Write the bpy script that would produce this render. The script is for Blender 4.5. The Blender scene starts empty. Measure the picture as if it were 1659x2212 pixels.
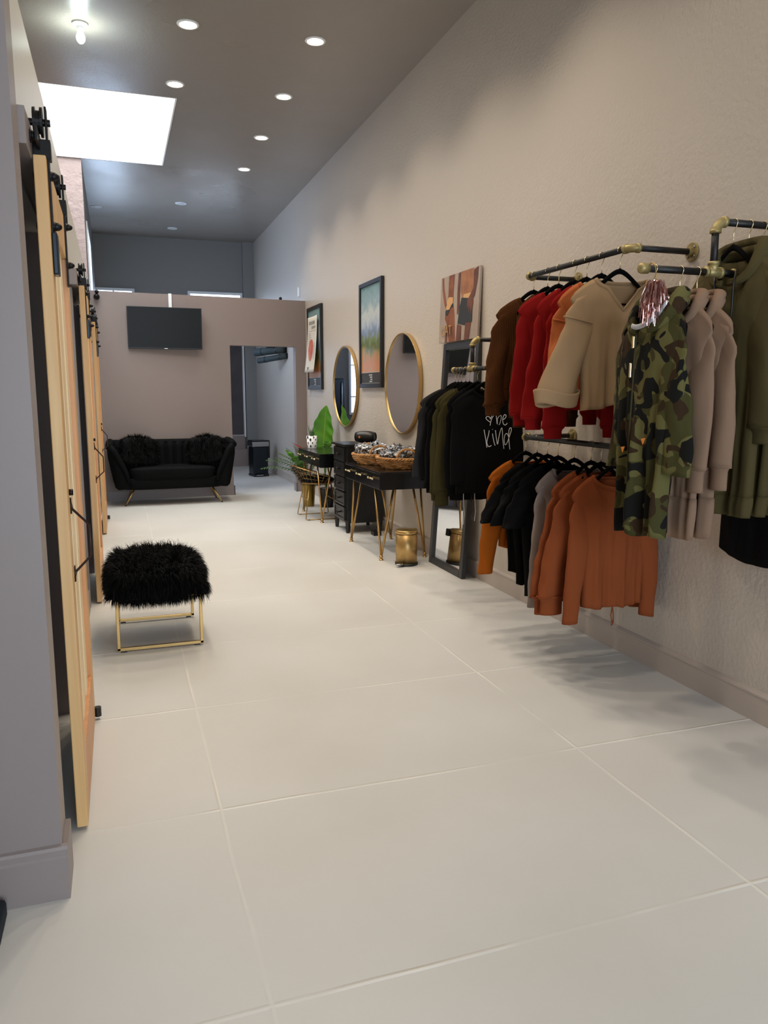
import bpy, bmesh, math, random
from mathutils import Vector, Matrix, noise
C = bpy.context.scene.collection
SC = bpy.context.scene
PI = math.pi
R = math.radians

# ------------------------------------------------------------------ camera, light, exposure
cam_d = bpy.data.cameras.new('camera'); cam = bpy.data.objects.new('camera', cam_d); C.objects.link(cam)
cam.location = (0, 0, 1.40)
cam.rotation_euler = (R(90 - 8.857), 0, R(-19.01))
cam_d.sensor_fit = 'VERTICAL'; cam_d.sensor_height = 36.0; cam_d.lens = 36.0 * 1662 / 2212
cam_d.clip_start = 0.05
SC.camera = cam
SC.view_settings.view_transform = 'Standard'; SC.view_settings.look = 'None'
SC.view_settings.gamma = 1; SC.view_settings.use_curve_mapping = False
SC.view_settings.exposure = 0.45
wd = bpy.data.worlds.new('daylight'); SC.world = wd; wd.use_nodes = True
wd.node_tree.nodes['Background'].inputs[0].default_value = (0.80, 0.90, 1.0, 1)
wd.node_tree.nodes['Background'].inputs[1].default_value = 1.6

def area(name, loc, rot, sx, sy, power, col, spread=180):
    l = bpy.data.lights.new(name, 'AREA'); l.shape = 'RECTANGLE'; l.size = sx; l.size_y = sy
    l.energy = power; l.color = col; l.spread = R(spread)
    o = bpy.data.objects.new(name, l); C.objects.link(o); o.location = loc; o.rotation_euler = rot
    return o
CEIL = 4.127
WARM = (1.0, 0.87, 0.71)
area('storefront_daylight', (1.1, -3.35, 1.5), (R(74), 0, 0), 2.6, 2.4, 130, (0.72, 0.86, 1.0))
area('skylight_daylight', (-0.25, 9.1, CEIL + 0.60), (0, 0, 0), 1.8, 2.2, 48, (0.90, 0.96, 1.0), 125)
area('back_window_daylight', (0.0, 14.70, 2.2), (R(-90), 0, 0), 0.6, 1.8, 15, (0.5, 0.70, 1.0))
area('side_window_daylight', (-0.10, 11.6, 2.75), (0, R(-90), 0), 0.5, 1.3, 14, (0.45, 0.64, 1.0))
LAMPS = [(.65, 6.40), (1.62, 6.36), (.64, 7.60), (1.62, 7.575), (1.63, 8.81), (1.64, 10.07),
         (.65, 5.15), (1.62, 5.15), (.65, 3.9), (1.62, 3.9), (.65, 2.6), (1.62, 2.6), (.65, 1.3), (1.62, 1.3)]
def spot(name, loc, power, col=WARM, size=120):
    l = bpy.data.lights.new(name, 'SPOT'); l.energy = power; l.color = col
    l.spot_size = R(size); l.spot_blend = 0.7; l.shadow_soft_size = 0.07
    o = bpy.data.objects.new(name, l); C.objects.link(o); o.location = loc
for (x, y) in LAMPS:
    spot('lamp_beam', (x, y, CEIL - 0.03), 50 if y > 5 else (54 if y > 3 else 26))

# ------------------------------------------------------------------ tagging
def tag(o, label=None, cat=None, group=None, kind=None):
    if label: o['label'] = label
    if cat: o['category'] = cat
    if group: o['group'] = group
    if kind: o['kind'] = kind
    return o
def thing(name, label, cat, loc=(0, 0, 0), rz=0.0, group=None, kind=None):
    o = bpy.data.objects.new(name, None); C.objects.link(o)
    o.empty_display_size = .05
    o.location = loc; o.rotation_euler = (0, 0, rz)
    return tag(o, label, cat, group, kind)
def copy_tree(o, parent=None):
    c = o.copy(); C.objects.link(c); c.parent = parent
    for ch in o.children: copy_tree(ch, c)
    return c

# ------------------------------------------------------------------ materials
MATS = {}
def lin(c):
    return tuple(((v / 255) / 12.92 if v / 255 <= .04045 else ((v / 255 + .055) / 1.055) ** 2.4) for v in c) + (1,)
def mat(name, rgb, rough=.5, metal=0, bump=None, var=None, sheen=0, coat=0, emit=None, spec=.5, bdist=.002, ribs=None, coord='Object', roughvar=None):
    """rgb in 0-255 sRGB; bump=(scale,strength); var=(scale,rgb2); ribs=(scale,strength) vertical ribs"""
    m = bpy.data.materials.new(name); m.use_nodes = True; nt = m.node_tree; n = nt.nodes; L = nt.links
    b = n['Principled BSDF']
    b.inputs['Base Color'].default_value = lin(rgb); b.inputs['Roughness'].default_value = rough
    b.inputs['Metallic'].default_value = metal; b.inputs['Specular IOR Level'].default_value = spec
    if sheen: b.inputs['Sheen Weight'].default_value = sheen; b.inputs['Sheen Roughness'].default_value = .4
    if coat: b.inputs['Coat Weight'].default_value = coat; b.inputs['Coat Roughness'].default_value = .08
    if emit: b.inputs['Emission Color'].default_value = lin(emit[0]); b.inputs['Emission Strength'].default_value = emit[1]
    tc = n.new('ShaderNodeTexCoord')
    if var:
        nz = n.new('ShaderNodeTexNoise'); nz.inputs['Scale'].default_value = var[0]; nz.inputs['Detail'].default_value = 5
        L.new(tc.outputs[coord], nz.inputs['Vector'])
        cr = n.new('ShaderNodeValToRGB'); cr.color_ramp.elements[0].position = .35; cr.color_ramp.elements[1].position = .65
        cr.color_ramp.elements[0].color = lin(rgb); cr.color_ramp.elements[1].color = lin(var[1])
        L.new(nz.outputs['Fac'], cr.inputs[0]); L.new(cr.outputs[0], b.inputs['Base Color'])
    if roughvar:
        nr = n.new('ShaderNodeTexNoise'); nr.inputs['Scale'].default_value = roughvar[0]; nr.inputs['Detail'].default_value = 6
        nr.inputs['Distortion'].default_value = .2; nr.inputs['Detail'].default_value = 3
        L.new(tc.outputs[coord], nr.inputs['Vector'])
        mr = n.new('ShaderNodeMapRange'); mr.inputs[1].default_value = .35; mr.inputs[2].default_value = .65
        mr.inputs[3].default_value = roughvar[1]; mr.inputs[4].default_value = roughvar[2]
        L.new(nr.outputs['Fac'], mr.inputs[0]); L.new(mr.outputs[0], b.inputs['Roughness'])
    last = None
    for spec_ in ([bump] if bump and not isinstance(bump, list) else (bump or [])):
        nz = n.new('ShaderNodeTexNoise'); nz.inputs['Scale'].default_value = spec_[0]; nz.inputs['Detail'].default_value = 4
        L.new(tc.outputs[coord], nz.inputs['Vector'])
        bp = n.new('ShaderNodeBump'); bp.inputs['Strength'].default_value = spec_[1]; bp.inputs['Distance'].default_value = bdist
        L.new(nz.outputs['Fac'], bp.inputs['Height'])
        if last: L.new(last.outputs[0], bp.inputs['Normal'])
        last = bp
    if ribs:
        w = n.new('ShaderNodeTexWave'); w.inputs['Scale'].default_value = ribs[0]; w.bands_direction = 'X'
        L.new(tc.outputs[coord], w.inputs['Vector'])
        bp = n.new('ShaderNodeBump'); bp.inputs['Strength'].default_value = ribs[1]; bp.inputs['Distance'].default_value = .003
        L.new(w.outputs['Fac'], bp.inputs['Height'])
        if last: L.new(last.outputs[0], bp.inputs['Normal'])
        last = bp
    if last: L.new(last.outputs[0], b.inputs['Normal'])
    MATS[name] = m
    return m

wall_m = mat('wall_paint', (191, 181, 170), .42, bump=[(48, .45), (9, .25)], bdist=.007, spec=.45)
wall_tv = mat('partition_paint', (138, 124, 119), .5, bump=(60, .12), spec=.35)
back_m = mat('back_room_paint', (132, 130, 128), .5, bump=(60, .1))
ceil_m = mat('ceiling_paint', (148, 140, 131), .36, bump=[(2.2, .25), (45, .12)], bdist=.008, spec=.45, roughvar=(.9, .27, .42))
stucco = mat('stucco_paint', (158, 138, 132), .6, bump=[(14, .8), (50, .3)], bdist=.012)
trim_m = mat('trim_paint', (134, 123, 120), .42, bump=(60, .08))
bb_m = mat('baseboard_paint', (182, 170, 160), .4, bump=(40, .08))
white_m = mat('white_paint', (235, 236, 236), .5)
shaft_m = mat('skylight_shaft_paint', (245, 247, 248), .7)
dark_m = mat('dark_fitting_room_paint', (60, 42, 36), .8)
board_m = mat('painted_board', (74, 66, 68), .6, var=(3, (62, 55, 58)), bump=(20, .2))
black_metal = mat('black_metal', (22, 20, 20), .45, .6, bump=(60, .1))
pipe_m = mat('black_pipe', (18, 18, 19), .5, .1, bump=(70, .1))
brass = mat('brass_fitting', (168, 152, 104), .5, .55, bump=(40, .25), var=(14, (146, 130, 84)))
gold = mat('brushed_gold', (192, 160, 106), .36, 1.0)
gold_can = mat('gold_can', (186, 154, 102), .40, 1.0)
gold2 = mat('gold_wire', (186, 150, 96), .35, 1.0)
hook_m = mat('hook_metal', (225, 205, 160), .25, 1.0)
velvet_h = mat('hanger_flocking', (4, 4, 5), .95, spec=.1)
mirror_m = mat('mirror_glass', (235, 236, 238), .015, 1.0)
lacquer = mat('black_lacquer', (7, 7, 8), .2)
blackwood = mat('black_wood', (13, 13, 14), .38, bump=(30, .1))
frame_blk = mat('black_frame', (18, 18, 20), .4)
velvet = mat('black_velvet', (3, 4, 5), .75, spec=.12, bump=(200, .1))
fur_m = mat('black_fur', (4, 4, 4), .6, spec=.1)
steel = mat('steel', (170, 172, 175), .25, 1.0)
darksteel = mat('dark_steel', (48, 54, 60), .25, .9)
blackplastic = mat('black_plastic', (14, 14, 15), .4)
tvscreen = mat('screen_glass', (15, 15, 14), .35, spec=.2)
leaf_m = mat('leaf', (52, 112, 22), .28, var=(4, (84, 142, 34)), bump=(8, .2), coat=.2)
leaf_pale = mat('leaf_midrib', (150, 180, 90), .5)
palm_m = mat('palm_leaf', (42, 78, 32), .5, var=(6, (70, 104, 48)))
foil_m = None
wicker = mat('wicker', (206, 156, 96), .5, var=(22, (168, 116, 62)), bump=(60, .4))

# wood
def wood(name, c1, c2, axis_scale=(14, 14, .7)):
    m = bpy.data.materials.new(name); m.use_nodes = True; n = m.node_tree.nodes; L = m.node_tree.links
    b = n['Principled BSDF']; b.inputs['Roughness'].default_value = .45
    tc = n.new('ShaderNodeTexCoord'); mp = n.new('ShaderNodeMapping'); mp.inputs['Scale'].default_value = axis_scale
    L.new(tc.outputs['Object'], mp.inputs[0])
    nz = n.new('ShaderNodeTexNoise'); nz.inputs['Scale'].default_value = 1.6; nz.inputs['Detail'].default_value = 8; nz.inputs['Distortion'].default_value = .8
    L.new(mp.outputs[0], nz.inputs['Vector'])
    cr = n.new('ShaderNodeValToRGB'); cr.color_ramp.elements[0].position = .3; cr.color_ramp.elements[1].position = .7
    cr.color_ramp.elements[0].color = lin(c1); cr.color_ramp.elements[1].color = lin(c2)
    L.new(nz.outputs['Fac'], cr.inputs[0]); L.new(cr.outputs[0], b.inputs['Base Color'])
    return m
pine = wood('pine_stile', (214, 176, 122), (198, 152, 96))
pine_l = wood('pine_plank', (236, 214, 176), (226, 196, 148))
pine_r = wood('pine_edge', (206, 152, 104), (188, 130, 80))

# floor: painted concrete slabs
def floor_material():
    m = bpy.data.materials.new('painted_concrete'); m.use_nodes = True; n = m.node_tree.nodes; L = m.node_tree.links
    b = n['Principled BSDF']; b.inputs['Roughness'].default_value = .38; b.inputs['Specular IOR Level'].default_value = .4
    tc = n.new('ShaderNodeTexCoord'); sx = n.new('ShaderNodeSeparateXYZ'); L.new(tc.outputs['Object'], sx.inputs[0])
    wob = n.new('ShaderNodeTexNoise'); wob.inputs['Scale'].default_value = 1.3; L.new(tc.outputs['Object'], wob.inputs['Vector'])
    def mth(op, a, bb=None, c=None):
        x = n.new('ShaderNodeMath'); x.operation = op
        for i, v in enumerate((a, bb, c)):
            if v is None: continue
            if isinstance(v, (int, float)): x.inputs[i].default_value = v
            else: L.new(v, x.inputs[i])
        return x.outputs[0]
    w = mth('MULTIPLY', mth('SUBTRACT', wob.outputs['Fac'], .5), .03)
    def joint(sock, off, step):
        v = mth('ADD', mth('SUBTRACT', sock, off), w)
        f = mth('PINGPONG', v, step / 2)     # 0 at joints
        return mth('ABSOLUTE', f)
    jx = joint(sx.outputs[0], .268, 1.393); jy = joint(sx.outputs[1], 1.575, .897)
    d = mth('MINIMUM', jx, jy)
    mr = n.new('ShaderNodeMapRange'); mr.inputs[1].default_value = .002; mr.inputs[2].default_value = .009
    mr.inputs[3].default_value = 1; mr.inputs[4].default_value = 0; L.new(d, mr.inputs[0])
    n1 = n.new('ShaderNodeTexNoise'); n1.inputs['Scale'].default_value = 1.1; n1.inputs['Detail'].default_value = 6
    L.new(tc.outputs['Object'], n1.inputs['Vector'])
    fade = n.new('ShaderNodeTexNoise'); fade.inputs['Scale'].default_value = 2.2; L.new(tc.outputs['Object'], fade.inputs['Vector'])
    fr = n.new('ShaderNodeMapRange'); fr.inputs[1].default_value = .42; fr.inputs[2].default_value = .66; fr.inputs[3].default_value = .1; L.new(fade.outputs['Fac'], fr.inputs[0])
    jf = mth('MULTIPLY', mr.outputs[0], fr.outputs[0])
    cr = n.new('ShaderNodeValToRGB'); cr.color_ramp.elements[0].position = .3; cr.color_ramp.elements[1].position = .7
    cr.color_ramp.elements[0].color = lin((199, 197, 192)); cr.color_ramp.elements[1].color = lin((208, 207, 204))
    L.new(n1.outputs['Fac'], cr.inputs[0])
    mx = n.new('ShaderNodeMix'); mx.data_type = 'RGBA'; L.new(jf, mx.inputs['Factor'])
    L.new(cr.outputs[0], mx.inputs['A']); mx.inputs['B'].default_value = lin((222, 220, 213))
    L.new(mx.outputs['Result'], b.inputs['Base Color'])
    bp = n.new('ShaderNodeBump'); bp.inputs['Distance'].default_value = .004; bp.inputs['Strength'].default_value = .6
    L.new(jf, bp.inputs['Height'])
    n2 = n.new('ShaderNodeTexNoise'); n2.inputs['Scale'].default_value = 26; L.new(tc.outputs['Object'], n2.inputs['Vector'])
    bp2 = n.new('ShaderNodeBump'); bp2.inputs['Distance'].default_value = .001; bp2.inputs['Strength'].default_value = .15
    L.new(n2.outputs['Fac'], bp2.inputs['Height']); L.new(bp.outputs[0], bp2.inputs['Normal'])
    L.new(bp2.outputs[0], b.inputs['Normal'])
    rr = n.new('ShaderNodeMapRange'); rr.inputs[3].default_value = .30; rr.inputs[4].default_value = .5; L.new(n1.outputs['Fac'], rr.inputs[0]); L.new(rr.outputs[0], b.inputs['Roughness'])
    return m
floor_m = floor_material()

def fabric(name, rgb, rgb2=None, ribs=None, sheen=.2):
    return mat(name, rgb, .92, var=(8, rgb2) if rgb2 else None, bump=(260, .25), sheen=0.0, spec=.15, ribs=ribs, bdist=.001)
def camo_material():
    m = bpy.data.materials.new('camouflage_fabric'); m.use_nodes = True; n = m.node_tree.nodes; L = m.node_tree.links
    b = n['Principled BSDF']; b.inputs['Roughness'].default_value = .9; b.inputs['Specular IOR Level'].default_value = .15
    tc = n.new('ShaderNodeTexCoord'); col = None
    prev = lin((92, 88, 52))
    for i, (c, th, sc) in enumerate([((62, 60, 32), .49, 8), ((50, 36, 22), .55, 9), ((20, 20, 18), .57, 10)]):
        mp = n.new('ShaderNodeMapping'); mp.inputs['Location'].default_value = (i * 3.7, i * 1.3, i * 5.1); mp.inputs['Scale'].default_value = (1.15, .8, 1)
        L.new(tc.outputs['Object'], mp.inputs[0])
        nz = n.new('ShaderNodeTexNoise'); nz.inputs['Scale'].default_value = sc; nz.inputs['Detail'].default_value = 1.2; nz.inputs['Distortion'].default_value = .9
        L.new(mp.outputs[0], nz.inputs['Vector'])
        g = n.new('ShaderNodeMath'); g.operation = 'GREATER_THAN'; g.inputs[1].default_value = th; L.new(nz.outputs['Fac'], g.inputs[0])
        mx = n.new('ShaderNodeMix'); mx.data_type = 'RGBA'; L.new(g.outputs[0], mx.inputs['Factor'])
        if col is None: mx.inputs['A'].default_value = prev
        else: L.new(col, mx.inputs['A'])
        mx.inputs['B'].default_value = lin(c); col = mx.outputs['Result']
    L.new(col, b.inputs['Base Color'])
    return m

def foil_material():
    m = bpy.data.materials.new('bag_film'); m.use_nodes = True; n = m.node_tree.nodes; L = m.node_tree.links
    b = n['Principled BSDF']; b.inputs['Roughness'].default_value = .22; b.inputs['Metallic'].default_value = .35
    b.inputs['Coat Weight'].default_value = 1; b.inputs['Coat Roughness'].default_value = .1
    tc = n.new('ShaderNodeTexCoord'); mp = n.new('ShaderNodeMapping'); mp.inputs['Scale'].default_value = (15, 15, 7); L.new(tc.outputs['Object'], mp.inputs[0])
    nz = n.new('ShaderNodeTexNoise'); nz.inputs['Scale'].default_value = 1.2; nz.inputs['Detail'].default_value = 5; nz.inputs['Distortion'].default_value = 2
    L.new(mp.outputs[0], nz.inputs['Vector'])
    cr = n.new('ShaderNodeValToRGB'); cr.color_ramp.elements[0].position = .45; cr.color_ramp.elements[1].position = .60
    cr.color_ramp.elements[0].color = lin((22, 23, 26)); cr.color_ramp.elements[1].color = lin((214, 216, 220))  # black and silvery film, its highlights painted in as the pale colour
    L.new(nz.outputs['Fac'], cr.inputs[0]); L.new(cr.outputs[0], b.inputs['Base Color'])
    bp = n.new('ShaderNodeBump'); bp.inputs['Strength'].default_value = 1; bp.inputs['Distance'].default_value = .01
    L.new(nz.outputs['Fac'], bp.inputs['Height']); L.new(bp.outputs[0], b.inputs['Normal'])
    return m
foil_m = foil_material()
lampglow = mat('lamp_glow', (255, 240, 215), .5, emit=((255, 238, 205), 22))
bulbglow = mat('bulb_glow', (255, 255, 250), .5, emit=((246, 255, 250), 26))
skyglow = mat('sky_panel', (255, 255, 255), .5, emit=((246, 251, 255), 1.5))
paneglow = mat('daylit_pane', (235, 245, 255), .3, emit=((215, 232, 255), 2.2))
unlit = mat('unlit_lamp_lens', (190, 196, 198), .4)

# ------------------------------------------------------------------ mesh builder
class MB:
    def __init__(s): s.v = []; s.f = []
    def add(s, vs, fs):
        k = len(s.v); s.v += [tuple(v) for v in vs]; s.f += [tuple(i + k for i in f) for f in fs]; return s
    def box(s, x0, x1, y0, y1, z0, z1):
        if x0 > x1: x0, x1 = x1, x0
        if y0 > y1: y0, y1 = y1, y0
        if z0 > z1: z0, z1 = z1, z0
        return s.add([(x0, y0, z0), (x1, y0, z0), (x1, y1, z0), (x0, y1, z0), (x0, y0, z1), (x1, y0, z1), (x1, y1, z1), (x0, y1, z1)],
                     [(0, 3, 2, 1), (4, 5, 6, 7), (0, 1, 5, 4), (1, 2, 6, 5), (2, 3, 7, 6), (3, 0, 4, 7)])
    def prism(s, pts, axis, a0, a1):
        """pts 2D, extruded along axis"""
        n = len(pts)
        def P(p, a): return {'x': (a, p[0], p[1]), 'y': (p[0], a, p[1]), 'z': (p[0], p[1], a)}[axis]
        return s.add([P(p, a0) for p in pts] + [P(p, a1) for p in pts],
                     [tuple(range(n))[::-1], tuple(range(n, 2 * n))] + [(i, (i + 1) % n, (i + 1) % n + n, i + n) for i in range(n)])
    def tube(s, path, rad, n=10, flat=1.0, closed=False, up=None, caps=True):
        P = [Vector(p) for p in path]; m = len(P)
        if not hasattr(rad, '__len__'): rad = [rad] * m
        T = []
        for i in range(m):
            a = P[(i - 1) % m] if closed or i else P[0]; b = P[(i + 1) % m] if closed or i < m - 1 else P[-1]
            T.append((b - a).normalized() if (b - a).length > 1e-9 else Vector((0, 0, 1)))
        u = Vector(up) if up else (Vector((0, 0, 1)) if abs(T[0].z) < .9 else Vector((1, 0, 0)))
        vs = []
        for i in range(m):
            t = T[i]; u = (u - t * u.dot(t))
            if u.length < 1e-6: u = t.orthogonal()
            u.normalize(); w = t.cross(u)
            for k in range(n):
                a = 2 * PI * k / n; vs.append(P[i] + u * math.cos(a) * rad[i] + w * math.sin(a) * rad[i] * flat)
        fs = []
        for i in range(m if closed else m - 1):
            j = (i + 1) % m
            for k in range(n):
                l = (k + 1) % n; fs.append((i * n + k, i * n + l, j * n + l, j * n + k))
        if not closed and caps: fs += [tuple(range(n))[::-1], tuple(range((m - 1) * n, m * n))]
        return s.add(vs, fs)
    def cyl(s, p0, p1, r0, r1=None, n=24): return s.tube([p0, p1], [r0, r0 if r1 is None else r1], n)
    def lathe(s, prof, c=(0, 0, 0), n=32, sx=1, sy=1, wob=None):
        vs = []; m = len(prof)
        for (r, z) in prof:
            for k in range(n):
                a = 2 * PI * k / n; vs.append((c[0] + r * sx * math.cos(a), c[1] + r * sy * math.sin(a), c[2] + z))
        fs = [(i * n + k, i * n + (k + 1) % n, (i + 1) * n + (k + 1) % n, (i + 1) * n + k) for i in range(m - 1) for k in range(n)]
        if prof[0][0] > 1e-6: fs.append(tuple(range(n))[::-1])
        if prof[-1][0] > 1e-6: fs.append(tuple(range((m - 1) * n, m * n)))
        return s.add(vs, fs)
    def grid(s, fn, nu, nv, closed_u=False):
        vs = [fn(i / nu, j / nv) for j in range(nv + 1) for i in range(nu if closed_u else nu + 1)]
        W = nu if closed_u else nu + 1
        fs = [(j * W + i, j * W + (i + 1) % W, (j + 1) * W + (i + 1) % W, (j + 1) * W + i) for j in range(nv) for i in range(nu)]
        return s.add(vs, fs)
    def ball(s, c, r, n=14, sq=1.0):
        rx, ry, rz = (r, r, r) if not hasattr(r, '__len__') else r
        def sp(v): return math.copysign(abs(v) ** sq, v)
        def fn(u, w):
            a = 2 * PI * u; b = PI * (w - .5)
            return (c[0] + rx * sp(math.cos(a)) * sp(math.cos(b)), c[1] + ry * sp(math.sin(a)) * sp(math.cos(b)), c[2] + rz * sp(math.sin(b)))
        return s.grid(fn, n * 2, n, True)
    def mv(s, M, k=0):
        s.v[k:] = [tuple(M @ Vector(v)) for v in s.v[k:]]; return s
    def build(s, name, m, parent=None, smooth=True, bev=0, sub=0, solid=0, world=False, weld=False):
        if world and parent is not None:
            inv = (Matrix.Translation(parent.location) @ Matrix.Rotation(parent.rotation_euler.z, 4, 'Z')).inverted()
            s.mv(inv)
        me = bpy.data.meshes.new(name); me.from_pydata(s.v, [], s.f)
        bm = bmesh.new(); bm.from_mesh(me)
        bmesh.ops.remove_doubles(bm, verts=bm.verts, dist=1e-5) if weld else None
        bmesh.ops.recalc_face_normals(bm, faces=bm.faces); bm.to_mesh(me); bm.free()
        for mm in (m if isinstance(m, list) else [m]): me.materials.append(mm)
        me.polygons.foreach_set('use_smooth', [smooth] * len(me.polygons))
        o = bpy.data.objects.new(name, me); C.objects.link(o)
        if parent is not None: o.parent = parent
        if bev:
            b = o.modifiers.new('bevel', 'BEVEL'); b.width = bev; b.segments = 2; b.limit_method = 'ANGLE'; b.angle_limit = R(40)
            if smooth: o.modifiers.new('wn', 'WEIGHTED_NORMAL')
        if solid: q = o.modifiers.new('cloth', 'SOLIDIFY'); q.thickness = solid; q.offset = 0
        if sub: q = o.modifiers.new('sub', 'SUBSURF'); q.levels = sub; q.render_levels = sub
        return o
def struct(name, mb, m, label=None, parent=None, **k):
    o = mb.build(name, m, parent, **k)
    if parent is None: tag(o, label, None, None, 'structure')
    return o

XR = 2.54
# ------------------------------------------------------------------ the setting
struct('floor', MB().box(-1.9, 2.7, -3.6, 15.1, -.1, 0), floor_m, 'pale painted concrete floor with slab joints', smooth=False)
# ceiling with the skylight opening
SX0, SX1, SY0, SY1 = -1.2, .688, 7.95, 10.26
cb = MB()
cb.box(-1.9, SX0, -3.6, 15.1, CEIL, CEIL + .12); cb.box(SX1, 2.7, -3.6, 15.1, CEIL, CEIL + .12)
cb.box(SX0, SX1, -3.6, SY0, CEIL, CEIL + .12); cb.box(SX0, SX1, SY1, 15.1, CEIL, CEIL + .12)
struct('ceiling', cb, ceil_m, 'glossy grey painted ceiling with recessed lamps and a skylight', smooth=False)
sk = MB(); h0, h1 = CEIL + .12, CEIL + .7
for a in ((SX0 + .004, SX0 + .02, SY0 + .004, SY1 - .004), (SX1 - .02, SX1 - .004, SY0 + .004, SY1 - .004), (SX0 + .02, SX1 - .02, SY0 + .004, SY0 + .02), (SX0 + .02, SX1 - .02, SY1 - .02, SY1 - .004)):
    sk.box(a[0], a[1], a[2], a[3], CEIL + .0, h1)
w3 = struct('window_3', sk, shaft_m, 'white skylight shaft open in the ceiling', smooth=False)
MB().box(SX0 + .021, SX1 - .021, SY0 + .021, SY1 - .021, h1 - .02, h1).build('pane', skyglow, w3, smooth=False)
struct('wall_right', MB().box(XR, XR + .12, -3.6, 15.1, 0, CEIL), wall_m, 'long cream textured wall behind the clothes', smooth=False)
bbp = [(XR - .014, 0), (XR - .014, .112), (XR - .018, .116), (XR - .018, .124), (XR - .010, .132), (XR - .004, .136), (XR, .138), (XR, 0)]
struct('baseboard_right', MB().prism(bbp, 'y', -3.5, 10.70), bb_m, 'painted moulded baseboard along the cream wall', smooth=False)
struct('baseboard_back', MB().prism(bbp, 'y', 10.9, 14.85), bb_m, 'painted baseboard of the back room', smooth=False)
struct('wall_back', MB().box(-1.9, 2.66, 14.85, 14.97, 0, CEIL), back_m, 'grey end wall of the back room', smooth=False)
struct('trim_1', MB().box(2.33, XR, 14.78, 14.85, 0, CEIL), back_m, 'shallow grey column in the far corner', smooth=False)
struct('trim_2', MB().box(1.30, 2.33, 14.74, 14.85, 0, .33).box(1.30, 2.29, 14.78, 14.85, .33, .58), wall_tv, 'stepped ledge under the boarded window', smooth=False)
# storefront wall behind the viewer, with its glazed opening
fw = MB(); fw.box(-1.9, -.3, -3.62, -3.5, 0, CEIL); fw.box(2.45, 2.66, -3.62, -3.5, 0, CEIL); fw.box(-.3, 2.45, -3.62, -3.5, 2.8, CEIL); fw.box(-.3, 2.45, -3.62, -3.5, 0, .12)
struct('wall_front', fw, wall_m, 'storefront wall', smooth=False)
# left: dressing room wall
XL = -.24; TOPZ = 2.67
openings = [(2.46, 3.50), (5.31, 6.30), (7.99, 8.98)]
lw = MB(); y = 2.32
for a, b in openings:
    lw.box(XL - .10, XL, y, a, 0, TOPZ); lw.box(XL - .10, XL, a, b, 2.03, TOPZ); y = b
lw.box(XL - .10, XL, y, 10.46, 0, TOPZ)
struct('wall_left', lw, mat('fitting_wall_paint', (198, 194, 186), .4, bump=(50, .1)), 'fitting room wall behind the sliding doors', smooth=False)
struct('wall_corner', MB().box(-1.9, -.204, 2.16, 2.30, 0, CEIL), trim_m, 'near end wall at the left edge of the view', smooth=False)
bl = MB(); bl.prism([(2.30, 0), (2.30, 0)], 'x', 0, 0) if False else None
pf = [(2.16, .158), (2.150, .154), (2.146, .146), (2.146, .13), (2.142, .124), (2.142, 0), (2.16, 0)]
struct('baseboard_left', MB().prism(pf, 'x', -1.9, -.19).box(-.204, -.19, 2.161, 2.305, 0, .15), trim_m, 'grey baseboard of the near end wall', smooth=False)
struct('baseboard_fitting', MB().box(XL, XL + .014, 3.62, 5.22, 0, .13).box(XL, XL + .014, 6.38, 7.90, 0, .13).box(XL, XL + .014, 9.06, 10.46, 0, .13), trim_m, smooth=False)
# fitting rooms inside
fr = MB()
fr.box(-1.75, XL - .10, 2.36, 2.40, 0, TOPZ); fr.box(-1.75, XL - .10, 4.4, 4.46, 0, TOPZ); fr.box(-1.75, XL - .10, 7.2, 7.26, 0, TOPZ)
fr.box(-1.75, XL - .10, 10.40, 10.46, 0, TOPZ); fr.box(-1.8, -1.75, 2.3, 10.46, 0, TOPZ); fr.box(-1.75, XL - .10, 2.3, 10.2, TOPZ - .05, TOPZ)  # last box: unseen lid added to keep light out of the open-topped rooms
struct('wall_fitting_rooms', fr, dark_m, 'dark fitting room partitions under an added lid that keeps light out', smooth=False)
struct('wall_side', MB().box(-1.95, -1.9, 2.3, 10.3, TOPZ, CEIL).box(-1.95, -1.9, -3.6, 2.3, 0, CEIL), wall_tv, 'side wall above the fitting rooms', smooth=False)
struct('wall_stucco', MB().box(-1.9, -.25, 10.262, 10.46, TOPZ, CEIL), stucco, 'pinkish rough stucco wall beside the skylight', smooth=False)
# back room left wall and its window
bw = MB(); bw.box(-.37, -.25, 10.46, 10.95, 0, CEIL); bw.box(-.37, -.25, 12.3, 14.85, 0, CEIL); bw.box(-.37, -.25, 10.95, 12.3, 0, 1.2); bw.box(-.37, -.25, 10.95, 12.3, 3.5, CEIL)
struct('wall_back_left', bw, back_m, 'left wall of the back room', smooth=False)
w4 = struct('window_4', MB().box(-.27, -.235, 10.90, 10.97, 1.15, 3.55).box(-.27, -.235, 12.28, 12.35, 1.15, 3.55).box(-.27, -.235, 10.97, 12.28, 3.48, 3.55).box(-.27, -.235, 10.97, 12.28, 1.15, 1.22), white_m, 'tall white framed window in the back room side wall', smooth=False)
MB().box(-.33, -.31, 10.95, 12.3, 1.2, 3.5).build('pane', paneglow, w4, smooth=False)
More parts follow.
